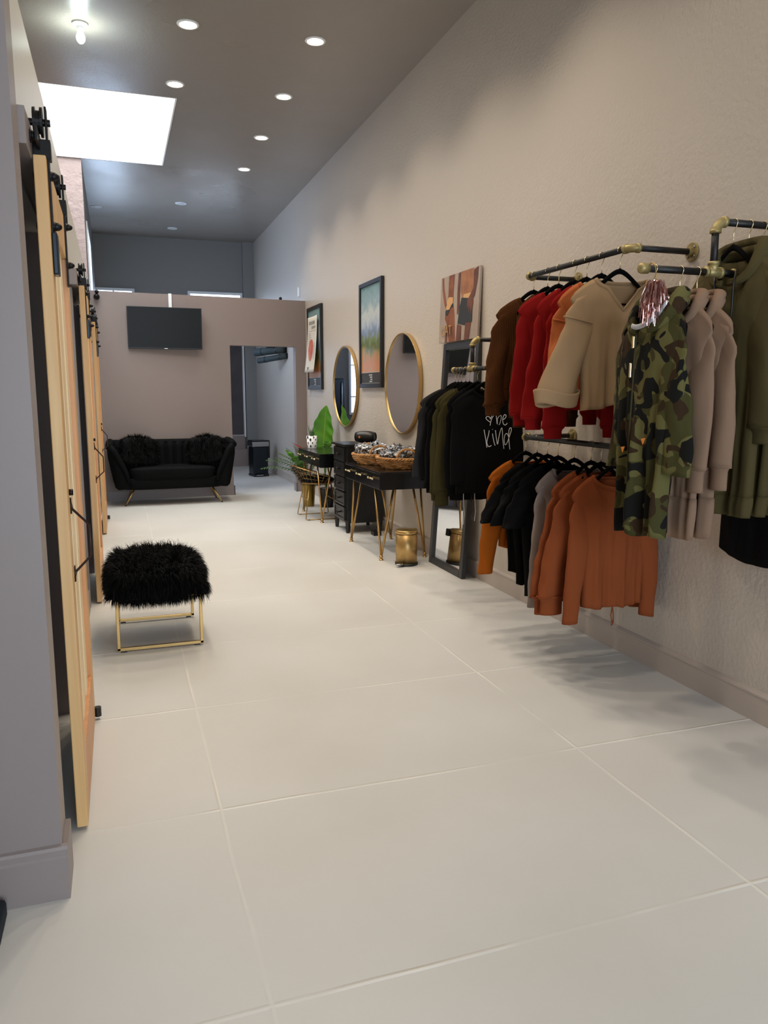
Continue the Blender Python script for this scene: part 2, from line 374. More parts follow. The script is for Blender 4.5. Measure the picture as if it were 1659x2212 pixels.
# partition carrying the television, slightly skewed, with a doorway
def tvy(x): return 10.48 + .085 * (x + .2)
def skew(x0, x1, z0, z1, off=0.0, th=.14, mb=None):
    mb = mb or MB()
    a, b = tvy(x0) - off, tvy(x1) - off
    return mb.prism([(x0, a), (x1, b), (x1, b + th), (x0, a + th)], 'z', z0, z1)
PT = 2.645; DX0, DX1, DZ = 1.475, 2.385, 2.02
pm = MB(); skew(-.34, DX0, 0, PT, mb=pm); skew(DX1, XR, 0, PT, mb=pm); skew(DX0, DX1, DZ, PT, mb=pm)
struct('wall_partition', pm, wall_tv, 'mauve grey partition wall behind the sofa and television', smooth=False)
bp_ = MB(); skew(-.24, DX0 + .016, 0, .125, off=.016, th=.016, mb=bp_); skew(DX0, DX0 + .016, 0, .125, off=.016, th=.17, mb=bp_)
skew(DX1 - .016, XR - .02, 0, .125, off=.016, th=.016, mb=bp_); skew(DX1 - .016, DX1, 0, .125, off=.016, th=.17, mb=bp_)
struct('baseboard_partition', bp_, trim_m, 'grey baseboard of the partition', smooth=False)
# far windows
def window(name, x0, x1, z0, z1, label, mull, board=None):
    f = MB(); t = .045; y0, y1 = 14.79, 14.85
    f.box(x0 - t, x0, y0, y1, z0 - t, z1 + t); f.box(x1, x1 + t, y0, y1, z0 - t, z1 + t); f.box(x0, x1, y0, y1, z1, z1 + t); f.box(x0, x1, y0, y1, z0 - t, z0)
    for mx in mull: f.box(mx - .015, mx + .015, y0 + .01, y1, z0, z1)
    zz = z1 - .62
    while zz > z0 + .2: f.box(x0, x1, y0 + .015, y1, zz - .012, zz + .012); zz -= .62
    w = struct(name, f, white_m, label, smooth=False)
    MB().box(x0, x1, 14.82, 14.845, z0, z1).build('pane', paneglow, w, smooth=False)
    if board:
        MB().box(x0, x1, 14.765, 14.80, z0, board).build('covering_board', board_m, w, smooth=False)
window('window_1', -.30, .36, 1.0, 3.17, 'bright white framed window on the far wall, left of the television', [.05])
window('window_2', 1.37, 2.27, .60, 3.17, 'far window covered by a dark board, bright only at its top', [], board=2.95)

# ------------------------------------------------------------------ sliding doors with their hardware (door_1 is nearest)
def barn_door(k, y0):
    W, X0, X1, Z0, Z1 = .93, -.188, -.154, .012, 2.062
    lab = {1: 'nearest pine barn door on the left, hung from a black rail', 2: 'middle pine barn door on the left', 3: 'farthest pine barn door, by the sofa'}[k]
    r = thing('door_%d' % k, lab, 'door', (-.17, y0, 0), 0, kind='structure')
    def B(mb, name, m, par=None, **kw):
        inv = Matrix.Translation((.17, -y0, 0)); mb.mv(inv)
        return mb.build(name, m, par or r, **kw)
    y1 = y0 + W
    for a in (y0, y1 - .11): B(MB().box(X0, X1, a, a + .11, Z0, Z1), 'stile', pine, smooth=False, bev=.003)
    for a, b in ((Z0, Z0 + .22), (Z1 - .16, Z1)): B(MB().box(X0, X1, y0 + .11, y1 - .11, a, b), 'cross_rail', pine_r if a < 1 else pine, smooth=False, bev=.003)
    pl = MB(); yy = y0 + .11; w = (W - .22) / 6
    for i in range(6): pl.box(X0 + .008, X1 - .012 - (.004 if i % 2 else 0), yy + .002, yy + w - .002, Z0 + .2, Z1 - .14); yy += w
    B(pl, 'plank_panel', pine_l, smooth=False)
    for a in (y0 + .11, y1 - .125): B(MB().box(X1 - .02, X1 - .001, a, a + .015, Z0 + .22, Z1 - .16), 'bead', pine_r, smooth=False)
    # hangers
    for yy in (y0 + .06, y1 - .13):
        st = MB().box(X1, X1 + .006, yy - .02, yy + .02, 1.80, 2.205)
        st.box(X1 - .036, X1 + .012, yy - .021, yy + .021, 2.062, 2.115)
        h = B(st, 'hanger_strap', black_metal, smooth=False, bev=.002)
        wl = MB(); cx = -.172
        wl.cyl((cx - .013, yy, 2.165), (cx - .006, yy, 2.165), .040); wl.cyl((cx - .006, yy, 2.165), (cx + .006, yy, 2.165), .031); wl.cyl((cx + .006, yy, 2.165), (cx + .013, yy, 2.165), .040)
        wl.cyl((cx - .03, yy, 2.165), (X1 + .014, yy, 2.165), .010, n=12)
        wo = MB(); wo.v, wo.f = wl.v, wl.f
        wm = wo; inv = Matrix.Translation((.17, -y0, 0)); wm.mv(inv); wm.build('wheel', black_metal, h, smooth=False)
        for zz in (2.02, 1.88):
            bo = MB().ball((X1 + .014, yy, zz), (.016, .012, .012), 6).cyl((X1, yy, zz), (X1 + .012, yy, zz), .014, n=8).cyl((X0 - .006, yy, zz), (X0, yy, zz), .011, n=8)
            bo.mv(inv); bo.build('bolt', black_metal, h)
    lp = MB().box(X1, X1 + .016, y0 + .025, y0 + .085, 1.74, 1.86)
    B(lp, 'latch_plate', darksteel, smooth=False, bev=.004)
    # handle: a thin dark trapezoid of rod
    hd = MB().tube([(X1, y0 + .11, 1.06), (X1 + .004, y0 + .112, 1.035), (X1 + .052, y0 + .17, .97), (X1 + .052, y0 + .17, .87), (X1 + .004, y0 + .112, .83), (X1, y0 + .11, .81)], .0042, n=8)
    hd.box(X1, X1 + .004, y0 + .10, y0 + .122, 1.02, 1.07).box(X1, X1 + .004, y0 + .10, y0 + .122, .80, .85)
    B(hd, 'handle', tag_dark)
    B(MB().cyl((X1, y0 + .09, 1.09), (X1 + .012, y0 + .09, 1.09), .010, n=12), 'thumb_latch', black_metal)
    B(MB().box(X0 + .002, X1 - .002, y1 - .16, y1 - .04, .001, .014).cyl((X1 + .012, y1 - .03, .014), (X1 + .012, y1 - .03, .055), .014, n=14), 'floor_guide', blackplastic, smooth=False)
    # rail and its board
    rr = thing('sliding_rail', {1: 'black sliding rail over the nearest pine door', 2: 'black sliding rail over the middle pine door', 3: 'black sliding rail over the farthest pine door'}[k], 'rail', (-.19, y0, 2.1), 0, 'sliding door rails')
    rl = MB().box(-.175, -.169, y0 - .06, y0 + 1.02, 2.085, 2.125); rl.build('rail_bar', black_metal, rr, smooth=False, world=True)
    for yy in (y0 - .02, y0 + .5, y0 + .98):
        MB().cyl((-.190, yy, 2.105), (-.175, yy, 2.105), .013, n=14).cyl((-.190, yy, 2.105), (-.185, yy, 2.105), .019, n=14).build('spacer', black_metal, rr, world=True)
    MB().box(-.169, -.150, y0 + .985, y0 + 1.03, 2.06, 2.15).build('end_stop', black_metal, rr, smooth=False, world=True)
    struct('trim_%d' % (k + 2), MB().box(XL, XL + .050, y0 - .14, y0 + 1.06, 2.05, 2.145), trim_m, 'grey board carrying a door rail', smooth=False, bev=.002)
    a, b = openings[k - 1]
    struct('trim_%d' % (k + 6), MB().box(XL - .1, XL + .016, a - .06, a + .012, 0, 2.04).box(XL - .1, XL + .016, b - .012, b + .06, 0, 2.04), trim_m, 'grey door casing', smooth=False, bev=.003)
tag_dark = mat('dark_rod', (58, 44, 40), .4, .7)
for k, y0 in ((1, 2.49), (2, 5.34), (3, 8.02)): barn_door(k, y0)

# ------------------------------------------------------------------ ceiling lamps
def lampset():
    first = None
    names = ['nearest the left on the front row', 'front row, right side', 'second row, left side', 'second row, right side', 'third along the right row', 'last lit one along the right row, near the partition']
    for i, (x, y) in enumerate(LAMPS):
        if y < 6: continue
        lab = 'round recessed ceiling lamp, lit, ' + names[i]
        if first is None:
            t = thing('recessed_lamp', lab, 'ceiling lamp', (x, y, CEIL), 0, 'lit recessed ceiling lamps')
            MB().lathe([(.062, -.001), (.064, -.010), (.078, -.008), (.084, -.001)], n=36).build('trim_ring', white_m, t)
            MB().lathe([(0, -.006), (.062, -.006), (.062, -.002)], n=36).build('lens', lampglow, t)
            first = t
        else:
            t = copy_tree(first); t.location = (x, y, CEIL); t['label'] = lab
    first = None
    for (x, y), lab in zip([(-.135, 12.74), (1.04, 12.13), (1.04, 13.96)], ['left of the back room ceiling', 'centre of the back room ceiling', 'farthest, close to the end wall']):
        t = thing('recessed_lamp', 'round recessed ceiling lamp, switched off, ' + lab, 'ceiling lamp', (x, y, CEIL), 0, 'unlit recessed ceiling lamps')
        MB().lathe([(.062, -.001), (.064, -.010), (.078, -.008), (.084, -.001)], n=30).build('trim_ring', white_m, t)
        MB().lathe([(0, -.005), (.062, -.005), (.062, -.002)], n=30).build('lens', unlit, t)
lampset()
t = thing('bare_bulb', 'bare round bulb glowing in a white ceiling holder', 'ceiling lamp', (-.115, 6.65, CEIL))
MB().lathe([(.058, 0), (.056, -.012), (.03, -.022), (.024, -.03), (.022, -.062), (.016, -.064), (0, -.064)], n=30).build('lamp_holder', white_m, t)
MB().ball((0, 0, -.102), (.032, .032, .04), 12).build('bulb', bulbglow, t)
pl = bpy.data.lights.new('bulb_light', 'POINT'); pl.energy = 5; pl.color = (.82, 1.0, .92); pl.shadow_soft_size = .035
po = bpy.data.objects.new('bulb_light', pl); C.objects.link(po); po.location = (-.115, 6.65, CEIL - .19)

# ------------------------------------------------------------------ television, camera, cable cover on the partition
TVT = math.atan(.085)
t = thing('television', 'flat black television, switched off, high on the grey partition above the sofa', 'television', (.64, tvy(.64), 2.21), TVT * .3)
def tilt(mb): return mb.mv(Matrix.Translation((0, -.07, 0)) @ Matrix.Rotation(R(4), 4, 'X'))
tilt(MB().box(-.462, .462, -.005, .04, -.262, .262)).build('housing', blackplastic, t, smooth=False, bev=.004)
tilt(MB().box(-.452, .452, -.009, -.005, -.244, .254)).build('screen', tvscreen, t, smooth=False)
tilt(MB().box(-.02, .022, -.0095, -.006, -.256, -.251)).build('maker_badge', steel, t, smooth=False)
MB().box(-.1, .1, -.03, -.001, -.08, .08).build('wall_bracket', black_metal, t, smooth=False)
o = MB().box(.70, .74, tvy(.72) - .02, tvy(.72) - .001, 2.44, PT + .006).build('cable_cover', white_m, smooth=False, bev=.003)
tag(o, 'white cable cover running up the partition from the television', 'cable cover')
t = thing('security_camera', 'small dark ball camera at the top left corner of the partition', 'camera', (-.165, tvy(-.165), 2.60))
MB().cyl((0, -.001, -.03), (0, -.022, -.03), .036, n=20).build('base', darksteel, t)
MB().ball((.0, -.055, -.03), .030, 8).build('camera_head', black_metal, t)
MB().ball((.004, -.05, .025), .024, 8).cyl((0, -.04, -.02), (.004, -.05, .02), .012, n=10).build('lens_barrel', black_metal, t)
t = MB().box(XR - .02, XR, 11.03, 11.10, 2.74, 2.87).build('sensor_box', white_m, smooth=False, bev=.003)
tag(t, 'small white box on the cream wall above the partition end', 'sensor')

t = MB().ball((2.20, tvy(2.2) + .06, PT + .022), .022, 8).cyl((2.20, tvy(2.2) + .06, PT), (2.20, tvy(2.2) + .06, PT + .012), .014, n=12).build('knob_ornament', black_metal)
tag(t, 'small black knob standing on the top edge of the partition near the cream wall', 'ornament')

# ------------------------------------------------------------------ fur
def fur_strands(pts, seed, length=(.035, .07), width=.0022, droop=.5, spread=.55, segs=4):
    """pts: list of (position, normal) -> mesh of tapering strands, clumped a little"""
    rnd = random.Random(seed); mb = MB()
    for p, nrm in pts:
        p = Vector(p); nrm = Vector(nrm).normalized()
        c = noise.noise_vector(p * 16) * 1.1
        d = (nrm + c * spread + Vector((rnd.gauss(0, .16), rnd.gauss(0, .16), rnd.gauss(0, .16)))).normalized()
        Ln = rnd.uniform(*length); side = d.cross(Vector((rnd.uniform(-1, 1), rnd.uniform(-1, 1), rnd.uniform(-1, 1)))).normalized()
        q = p - nrm * .004; vs = []; v = d.copy()
        for k in range(segs + 1):
            w = width * (1 - k / segs) ** .7
            if k == segs: vs.append(tuple(q))
            else: vs += [tuple(q - side * w), tuple(q + side * w)]
            v = (v + Vector((0, 0, -droop / segs * (1 + k * .5)))).normalized(); q = q + v * Ln / segs
        fs = [(2 * k, 2 * k + 1, 2 * k + 3, 2 * k + 2) for k in range(segs - 1)] + [(2 * segs - 2, 2 * segs - 1, 2 * segs)]
        mb.add(vs, fs)
    return mb
def superball_pts(n, c, r, sq, seed, M=None, cut=None):
    rnd = random.Random(seed); out = []
    def sp(v, e): return math.copysign(abs(v) ** e, v)
    while len(out) < n:
        g = Vector((rnd.gauss(0, 1), rnd.gauss(0, 1), rnd.gauss(0, 1))).normalized()
        e = 1 / sq
        k = (abs(g.x) ** e + abs(g.y) ** e + abs(g.z) ** e) ** (-1 / e)
        u = g * k; nr = Vector((sp(u.x, e - 1) / r[0], sp(u.y, e - 1) / r[1], sp(u.z, e - 1) / r[2])).normalized()
        p = Vector((c[0] + u.x * r[0], c[1] + u.y * r[1], c[2] + u.z * r[2]))
        if cut is not None and p.z < cut: continue
        if M is not None: p = M @ p; nr = M.to_3x3() @ nr
        out.append((p, nr))
    return out

# ------------------------------------------------------------------ fur stool
t = thing('fur_stool', 'square stool with a shaggy black fur seat and gold sled frame', 'stool', (.163, 4.55, 0))
FX0, FX1 = -.215, .225
for yy in (-.285, .285):
    f = MB(); w = .0085
    for a in (FX0, FX1): f.box(a - w, a + w, yy - w, yy + w, .010, .300)
    f.box(FX0 - w, FX1 + w, yy - w, yy + w, .008, .025); f.box(FX0 - w, FX1 + w, yy - w, yy + w, .288, .302)
    fo = f.build('leg_frame', gold, t, smooth=False, bev=.002)
    for a in (FX0 + .01, FX1 - .04): MB().box(a, a + .03, yy - .008, yy + .008, 0, .009).build('foot_pad', blackplastic, fo, smooth=False)
seat = MB().ball((0, 0, .370), (.230, .316, .078), 22, .27).build('seat', fur_m, t)
MB().box(-.232, .242, -.305, .305, .300, .330).build('seat_board', fur_m, t, smooth=False)
pts = superball_pts(25000, (0, 0, .372), (.240, .326, .088), .24, 3, cut=.282)
rn = random.Random(77)
for i in range(5200):
    a = rn.uniform(-1, 1); sd_ = rn.choice((0, 1, 2, 3)); zz = rn.uniform(.302, .36)
    pts.append([(Vector((.005 + a * .237, -.308, zz)), Vector((0, -1, -.2))), (Vector((.005 + a * .237, .308, zz)), Vector((0, 1, -.2))), (Vector((-.235, a * .308, zz)), Vector((-1, 0, -.2))), (Vector((.245, a * .308, zz)), Vector((1, 0, -.2)))][sd_])
fur_strands(pts, 4, (.045, .090), .0019, .95, .8, 5).build('fur', fur_m, seat, smooth=False)['kind'] = 'stuff'

# ------------------------------------------------------------------ sofa
t = thing('loveseat', 'black velvet loveseat with channel tufted back and slanted gold legs', 'sofa', (.635, 10.16, 0))
W = .775
base = MB()
def bf(u, v):
    # rounded front base, tub footprint
    a = 2 * PI * u; sq = .45
    def sp(x): return math.copysign(abs(x) ** sq, x)
    prof = [(0, .205), (.94, .205), (1, .225), (1.01, .30), (.98, .345), (0, .345)]
    k = v * (len(prof) - 1); i = min(int(k), len(prof) - 2); f = k - i
    r = prof[i][0] * (1 - f) + prof[i + 1][0] * f; z = prof[i][1] * (1 - f) + prof[i + 1][1] * f
    return (sp(math.cos(a)) * .635 * r, sp(math.sin(a)) * .275 * r, z)
MB().grid(bf, 64, 15, True).build('seat_base', velvet, t)
MB().ball((0, -.055, .40), (.535, .235, .088), 20, .38).build('seat_cushion', velvet, t)
# back with vertical channels
def backf(u, v):
    x = -W * .93 + 2 * W * .93 * u; nch = 13
    ch = abs(math.sin(PI * nch * u))
    zt = .775; z = .22 + (zt - .22) * v
    lean = .06 * v
    y = .145 + lean - .028 * ch ** .6 + .10 * 0
    if v > .93: y += .02 * (v - .93) / .07
    return (x * (1 - .12 * (1 - v)), y, z)
b_ = MB().grid(backf, 156, 14)
def backr(u, v):
    x = -W * .93 + 2 * W * .93 * u; z = .22 + (.775 - .22) * v
    return (x * (1 - .12 * (1 - v)), .265, z)
b_.grid(backr, 20, 4)
b_.tube([(-W * .95 + 2 * W * .95 * i / 20, .235, .765) for i in range(21)], .036, 14)
b_.build('backrest', velvet, t)
for s in (-1, 1):
    am = MB()
    # front outline from the photo, swept back and rising slightly outwards
    outer = [(.775, .765), (.768, .62), (.745, .48), (.72, .34), (.695, .235), (.66, .205)]
    inner = [(.505, .215), (.515, .30), (.545, .42), (.60, .56), (.655, .67), (.70, .74)]
    prof = outer + inner; m = len(prof)
    def af(u, v):
        k = u * m; i = int(k) % m; f = k - int(k); p, q = prof[i], prof[(i + 1) % m]
        x = p[0] * (1 - f) + q[0] * f; z = p[1] * (1 - f) + q[1] * f
        y = -.27 + .53 * v
        sh = 1.0
        if v < .12: sh = .90 + .10 * math.sin(v / .12 * PI / 2)
        cx, cz = .65, .46
        x = cx + (x - cx) * sh; z = cz + (z - cz) * (1 - (1 - sh) * .6)
        if z > .6: y += -.0
        return (s * x, y, z)
    am.grid(af, 48, 14, True)
    k0 = len(am.v) - 48 * 15
    am.f.append(tuple(range(k0, k0 + 48)))
    am.tube([(s * .745, -.265, .745), (s * .742, -.1, .765), (s * .74, .1, .772), (s * .735, .235, .772)], [.044, .046, .046, .044], 16)
    am.tube([(s * .745, -.262, .745), (s * .69, -.268, .68), (s * .62, -.27, .54), (s * .56, -.27, .41), (s * .53, -.268, .30)], [.042, .040, .036, .030, .024], 14)
    am.build('arm', velvet, t)
for (x, y, dx, dy) in ((-.47, -.16, -.115, -.02), (.47, -.16, .12, -.04), (-.47, .16, -.08, .09), (.47, .16, .10, .09)):
    lg = MB().tube([(x, y, .215), (x + dx, y + dy, .012)], [.014, .0085], 14).build('leg', gold, t)
    MB().cyl((x + dx, y + dy, .0), (x + dx, y + dy, .016), .010, n=12).build('foot_tip', blackplastic, lg)
for (cx, rz, lab, sd) in ((.235, 12, 'shaggy black fur cushion at the left end of the sofa', 11), (1.06, -10, 'shaggy black fur cushion at the right end of the sofa', 12)):
    p = thing('fur_cushion', lab, 'cushion', (cx, 10.09, .665), 0, 'fur cushions on the sofa')
    M = Matrix.Rotation(R(rz), 4, 'Z') @ Matrix.Rotation(R(-24), 4, 'X') @ Matrix.Rotation(R(rz * .5), 4, 'Y')
    cb = MB().ball((0, 0, 0), (.215, .06, .18), 12, .36).mv(M).build('cover', fur_m, p)
    fur_strands(superball_pts(6500, (0, 0, 0), (.215, .06, .18), .36, sd, M), sd, (.045, .085), .0026, .7, .7).build('fur', fur_m, cb, smooth=False)['kind'] = 'stuff'

# ------------------------------------------------------------------ pictures on the right wall
def picture_material(name, cap=True):
    m = bpy.data.materials.new(name); m.use_nodes = True; n = m.node_tree.nodes; L = m.node_tree.links
    b = n['Principled BSDF']; b.inputs['Roughness'].default_value = .4; b.inputs['Coat Weight'].default_value = .12; b.inputs['Coat Roughness'].default_value = .12; b.inputs['Specular IOR Level'].default_value = .2
    tc = n.new('ShaderNodeTexCoord'); sp = n.new('ShaderNodeSeparateXYZ'); L.new(tc.outputs['Object'], sp.inputs[0])
    nz = n.new('ShaderNodeTexNoise'); nz.inputs['Scale'].default_value = 5; nz.inputs['Detail'].default_value = 8; nz.inputs['Distortion'].default_value = 1.8; L.new(tc.outputs['Object'], nz.inputs['Vector'])
    ad = n.new('ShaderNodeMath'); ad.operation = 'MULTIPLY_ADD'; ad.inputs[1].default_value = .34; L.new(nz.outputs['Fac'], ad.inputs[0]); L.new(sp.outputs[2], ad.inputs[2])
    mr = n.new('ShaderNodeMapRange'); mr.inputs[1].default_value = -.40 + .17; mr.inputs[2].default_value = .5 + .17; L.new(ad.outputs[0], mr.inputs[0])
    cr = n.new('ShaderNodeValToRGB'); els = [(0, (176, 122, 66)), (.13, (178, 112, 58)), (.24, (146, 120, 52)), (.31, (82, 96, 52)), (.40, (112, 128, 84)), (.46, (120, 136, 168)), (.54, (160, 172, 186)), (.68, (186, 192, 190)), (.82, (138, 160, 168)), (1, (104, 138, 132))]
    while len(cr.color_ramp.elements) < len(els): cr.color_ramp.elements.new(.5)
    for e, (p, c) in zip(cr.color_ramp.elements, els): e.position = p; e.color = lin(c)
    L.new(mr.outputs[0], cr.inputs[0]); L.new(cr.outputs[0], b.inputs['Base Color'])
    return m
art_m = picture_material('landscape_print')
cap_m = mat('print_caption_band', (60, 58, 56), .5, spec=.2); capt = mat('print_lettering', (180, 180, 176), .4)
def framed(y0, y1, z0, z1, label):
    yc, zc = (y0 + y1) / 2, (z0 + z1) / 2
    t = thing('framed_print', label, 'picture', (XR, yc, zc), 0, 'framed prints on the right wall')
    w, h = (y1 - y0) / 2, (z1 - z0) / 2; fw_ = .042; d = .036
    fb = MB()
    fb.box(-d, -.002, -w, -w + fw_, -h, h).box(-d, -.002, w - fw_, w, -h, h).box(-d, -.002, -w + fw_, w - fw_, h - fw_, h).box(-d, -.002, -w + fw_, w - fw_, -h, -h + fw_)
    fb.build('frame', frame_blk, t, smooth=False, bev=.002)
    MB().box(-.022, -.004, -w + fw_, w - fw_, -h + fw_ + .115, h - fw_).build('print', art_m, t, smooth=False)
    c = MB().box(-.022, -.004, -w + fw_, w - fw_, -h + fw_, -h + fw_ + .115).build('caption_band', cap_m, t, smooth=False)
    tx = MB().box(-.0235, -.0215, -w + fw_, w - fw_, -h + fw_ + .113, -h + fw_ + .117).box(-.0235, -.0215, -w + fw_, w - fw_, -h + fw_ + .004, -h + fw_ + .007)
    zz = -h + fw_ + .095
    for ln in (.11, .08, .06, .09): tx.box(-.0235, -.0215, -.05, -.05 + ln, zz - .012, zz); zz -= .022
    tx.build('caption_lines', capt, c, smooth=False)
    return t
framed(7.36, 8.10, 1.445, 2.525, 'black framed landscape print, the nearer one, between the two round mirrors')
framed(9.75, 10.50, 1.435, 2.515, 'black framed landscape print near the partition, half covered by a loose paper poster')
paper = mat('poster_paper', (222, 216, 204), .7); ink = mat('poster_ink', (120, 116, 110), .8); fruit = mat('printed_fruit', (206, 128, 92), .7, var=(16, (190, 84, 84)))
t = thing('paper_poster', 'loose cream paper poster with a pink fruit shape, leaning off the far framed print', 'poster', (2.505, 10.10, 2.02))
Mp = Matrix.Rotation(R(5), 4, 'Y')
def pf_(u, v):
    y = .26 - .50 * u; z = -.36 + .72 * v
    return (-.02 - .05 * (1 - v) ** 2 + .01 * math.sin(3 * u), y + .02 * (1 - v), z)
sh = MB().grid(pf_, 10, 16).build('sheet', paper, t, solid=.0012)
pr_ = MB()
def onp(u, v, e=.0022): p = pf_(u, v); return (p[0] - e, p[1], p[2])
def patch(mb, u0, u1, v0, v1): return mb.grid(lambda a, b: onp(u0 + (u1 - u0) * a, v0 + (v1 - v0) * b), 3, 3)
for i in range(5): patch(pr_, .16 + i * .12, .16 + i * .12 + .08, .86, .92)
for i in range(4): patch(pr_, .40 + i * .11, .40 + i * .11 + .07, .78, .83)
patch(pr_, .12, .90, .745, .75)
for i in range(6): patch(pr_, .14, .30 + .04 * (i % 3), .70 - i * .035, .708 - i * .035)
for i in range(14): patch(pr_, .70, .82 + .03 * (i % 2), .52 - i * .022, .527 - i * .022)
patch(pr_, .22, .36, .05, .10)
pr_.build('printed_lines', ink, t, smooth=False)
ff = MB(); ff.add([onp(.42 + .24 * math.cos(a) * (1 + .12 * math.sin(a)), .40 + .20 * math.sin(a), .003) for a in [2 * PI * i / 24 for i in range(24)]], [tuple(range(24))])
ff.build('printed_fruit', fruit, t, smooth=False)

def roundmirror(y, z, r, label, turn=0):
    t = thing('round_mirror', label, 'mirror', (XR - .008 * turn, y, z), R(turn), 'round gold mirrors')
    M = Matrix.Rotation(R(-90), 4, 'Y')
    MB().lathe([(r - .010, .004), (r, .004), (r, .040), (r - .010, .040), (r - .010, .026), (r - .010, .004)], n=72).mv(M).build('frame', gold, t, smooth=True, bev=.002)
    MB().lathe([(0, .028), (r - .009, .028), (r - .009, .020), (0, .020)], n=72).mv(M).build('mirror_glass', mirror_m, t, smooth=False)
roundmirror(8.66, 1.462, .462, 'round gold framed mirror over the far black desk', 1.0)
roundmirror(6.78, 1.475, .462, 'round gold framed mirror over the near black desk')

# ------------------------------------------------------------------ desks
def desk(y0, y1, label):
    X0, X1, Z0, Z1 = 2.0, 2.50, .605, .752
    t = thing('vanity_desk', label, 'desk', ((X0 + X1) / 2, (y0 + y1) / 2, 0), 0, 'black desks on hairpin legs')
    cx, cy = (X0 + X1) / 2, (y0 + y1) / 2
    MB().box(X0 + .012, X1, y0, y1, Z0, Z1 - .016).build('case', lacquer, t, smooth=False, bev=.002, world=True)
    MB().box(X0, X1, y0 - .002, y1 + .002, Z1 - .016, Z1).build('desk_top', lacquer, t, smooth=False, bev=.003, world=True)
    w = (y1 - y0) / 3
    for i in range(3):
        a = y0 + i * w
        d = MB().box(X0 - .001, X0 + .016, a + .003, a + w - .003, Z0 + .004, Z1 - .02).build('drawer', lacquer, t, smooth=False, bev=.002, world=True)
        hb = MB(); yc = a + w / 2; zc = (Z0 + Z1) / 2 + .012
        hb.tube([(X0 - .026, yc - .06, zc), (X0 - .026, yc + .06, zc)], .0062, n=10)
        for q in (-.035, .035): hb.cyl((X0 - .001, yc + q, zc), (X0 - .026, yc + q, zc), .0045, n=8)
        hb.ball((X0 - .026, yc - .062, zc), .009, 6).ball((X0 - .026, yc + .062, zc), .009, 6)
        hb.mv(Matrix.Translation((-cx, -cy, 0))); hb.build('drawer_pull', hook_m, d)
    for (fx, fy, sx, sy) in ((X0 + .045, y0 + .095, 1, 1), (X0 + .045, y1 - .03, 1, -1), (X1 - .06, y0 + .095, -1, 1), (X1 - .06, y1 - .03, -1, -1)):
        q = MB().tube([(fx, fy, .02), (fx - sx * .01, fy + sy * .135, Z0)], .0095, n=10).tube([(fx, fy, .02), (fx + sx * .11, fy - sy * .0, Z0)], .0095, n=10)
        q.ball((fx, fy, .028), .016, 8)
        lo = q.build('leg', gold2, t, world=True)
        MB().lathe([(.019, 0), (.021, .004), (.013, .013), (0, .014)], (fx - cx, fy - cy, 0), 16).build('foot_pad', gold, lo)
    return t
desk(5.915, 6.915, 'black desk on gold hairpin legs holding two wicker baskets')
desk(7.90, 8.90, 'black desk on gold hairpin legs with the spotted pot, beyond the drawer chest')

# chest of drawers
t = thing('drawer_chest', 'narrow tall black five drawer chest between the two desks', 'chest of drawers', (2.3, 7.51, 0))
cx, cy = 2.3, 7.51; CY0, CY1 = 7.29, 7.73
MB().box(2.125, 2.50, CY0, CY1, .10, .87).build('case', blackwood, t, smooth=False, bev=.003, world=True)
MB().box(2.09, 2.51, CY0 - .02, CY1 + .02, .87, .892).build('chest_top', blackwood, t, smooth=False, bev=.004, world=True)
for i in range(5):
    z0 = .125 + i * .148
    d = MB().box(2.108, 2.13, CY0 + .035, CY1 - .035, z0, z0 + .135)
    d.box(2.100, 2.11, CY0 + .035, CY0 + .060, z0, z0 + .135).box(2.100, 2.11, CY1 - .060, CY1 - .035, z0, z0 + .135).box(2.100, 2.11, CY0 + .06, CY1 - .06, z0, z0 + .022).box(2.100, 2.11, CY0 + .06, CY1 - .06, z0 + .113, z0 + .135)
    do = d.build('drawer', blackwood, t, smooth=False, bev=.002, world=True)
    kn = MB().cyl((2.108, 7.51, z0 + .067), (2.085, 7.51, z0 + .067), .008, n=10).ball((2.08, 7.51 - .014, z0 + .067), (.008, .017, .014), 6).ball((2.08, 7.51 + .014, z0 + .067), (.008, .017, .014), 6)
    kn.mv(Matrix.Translation((-cx, -cy, 0))).build('knob', black_metal, do)
for (x, y) in ((2.135, CY0 + .02), (2.135, CY1 - .02), (2.475, CY0 + .02), (2.475, CY1 - .02)):
    MB().tube([(x, y, .13), (x, y, 0)], [.028, .018], 4).build('leg', blackwood, t, smooth=False, world=True)

# speaker
t = thing('speaker', 'black barrel shaped portable speaker on the drawer chest', 'speaker', (2.36, 7.42, .892 + .062), R(-40))
sb = MB().lathe([(.0, -.095), (.044, -.095), (.052, -.085), (.060, -.04), (.061, 0), (.060, .04), (.052, .085), (.044, .095), (0, .095)], n=32)
Mx = Matrix.Rotation(R(90), 4, 'Y'); sb.mv(Mx).build('body', blackplastic, t)
for s in (-1, 1): MB().lathe([(.036, .094), (.040, .104), (.046, .104), (.048, .094)], n=28).mv(Matrix.Rotation(R(90 * s), 4, 'Y')).build('end_ring', black_metal, t)
MB().lathe([(0, .096), (.034, .096), (.03, .100), (0, .099)], n=24).mv(Mx).build('driver', darksteel, t)
MB().box(-.050, -.034, -.0640, -.0595, -.010, .012).build('badge', mat('orange_badge', (210, 120, 60), .4), t, smooth=False)
MB().box(-.03, .03, -.03, .02, -.062, -.05).build('foot', blackplastic, t, smooth=False)

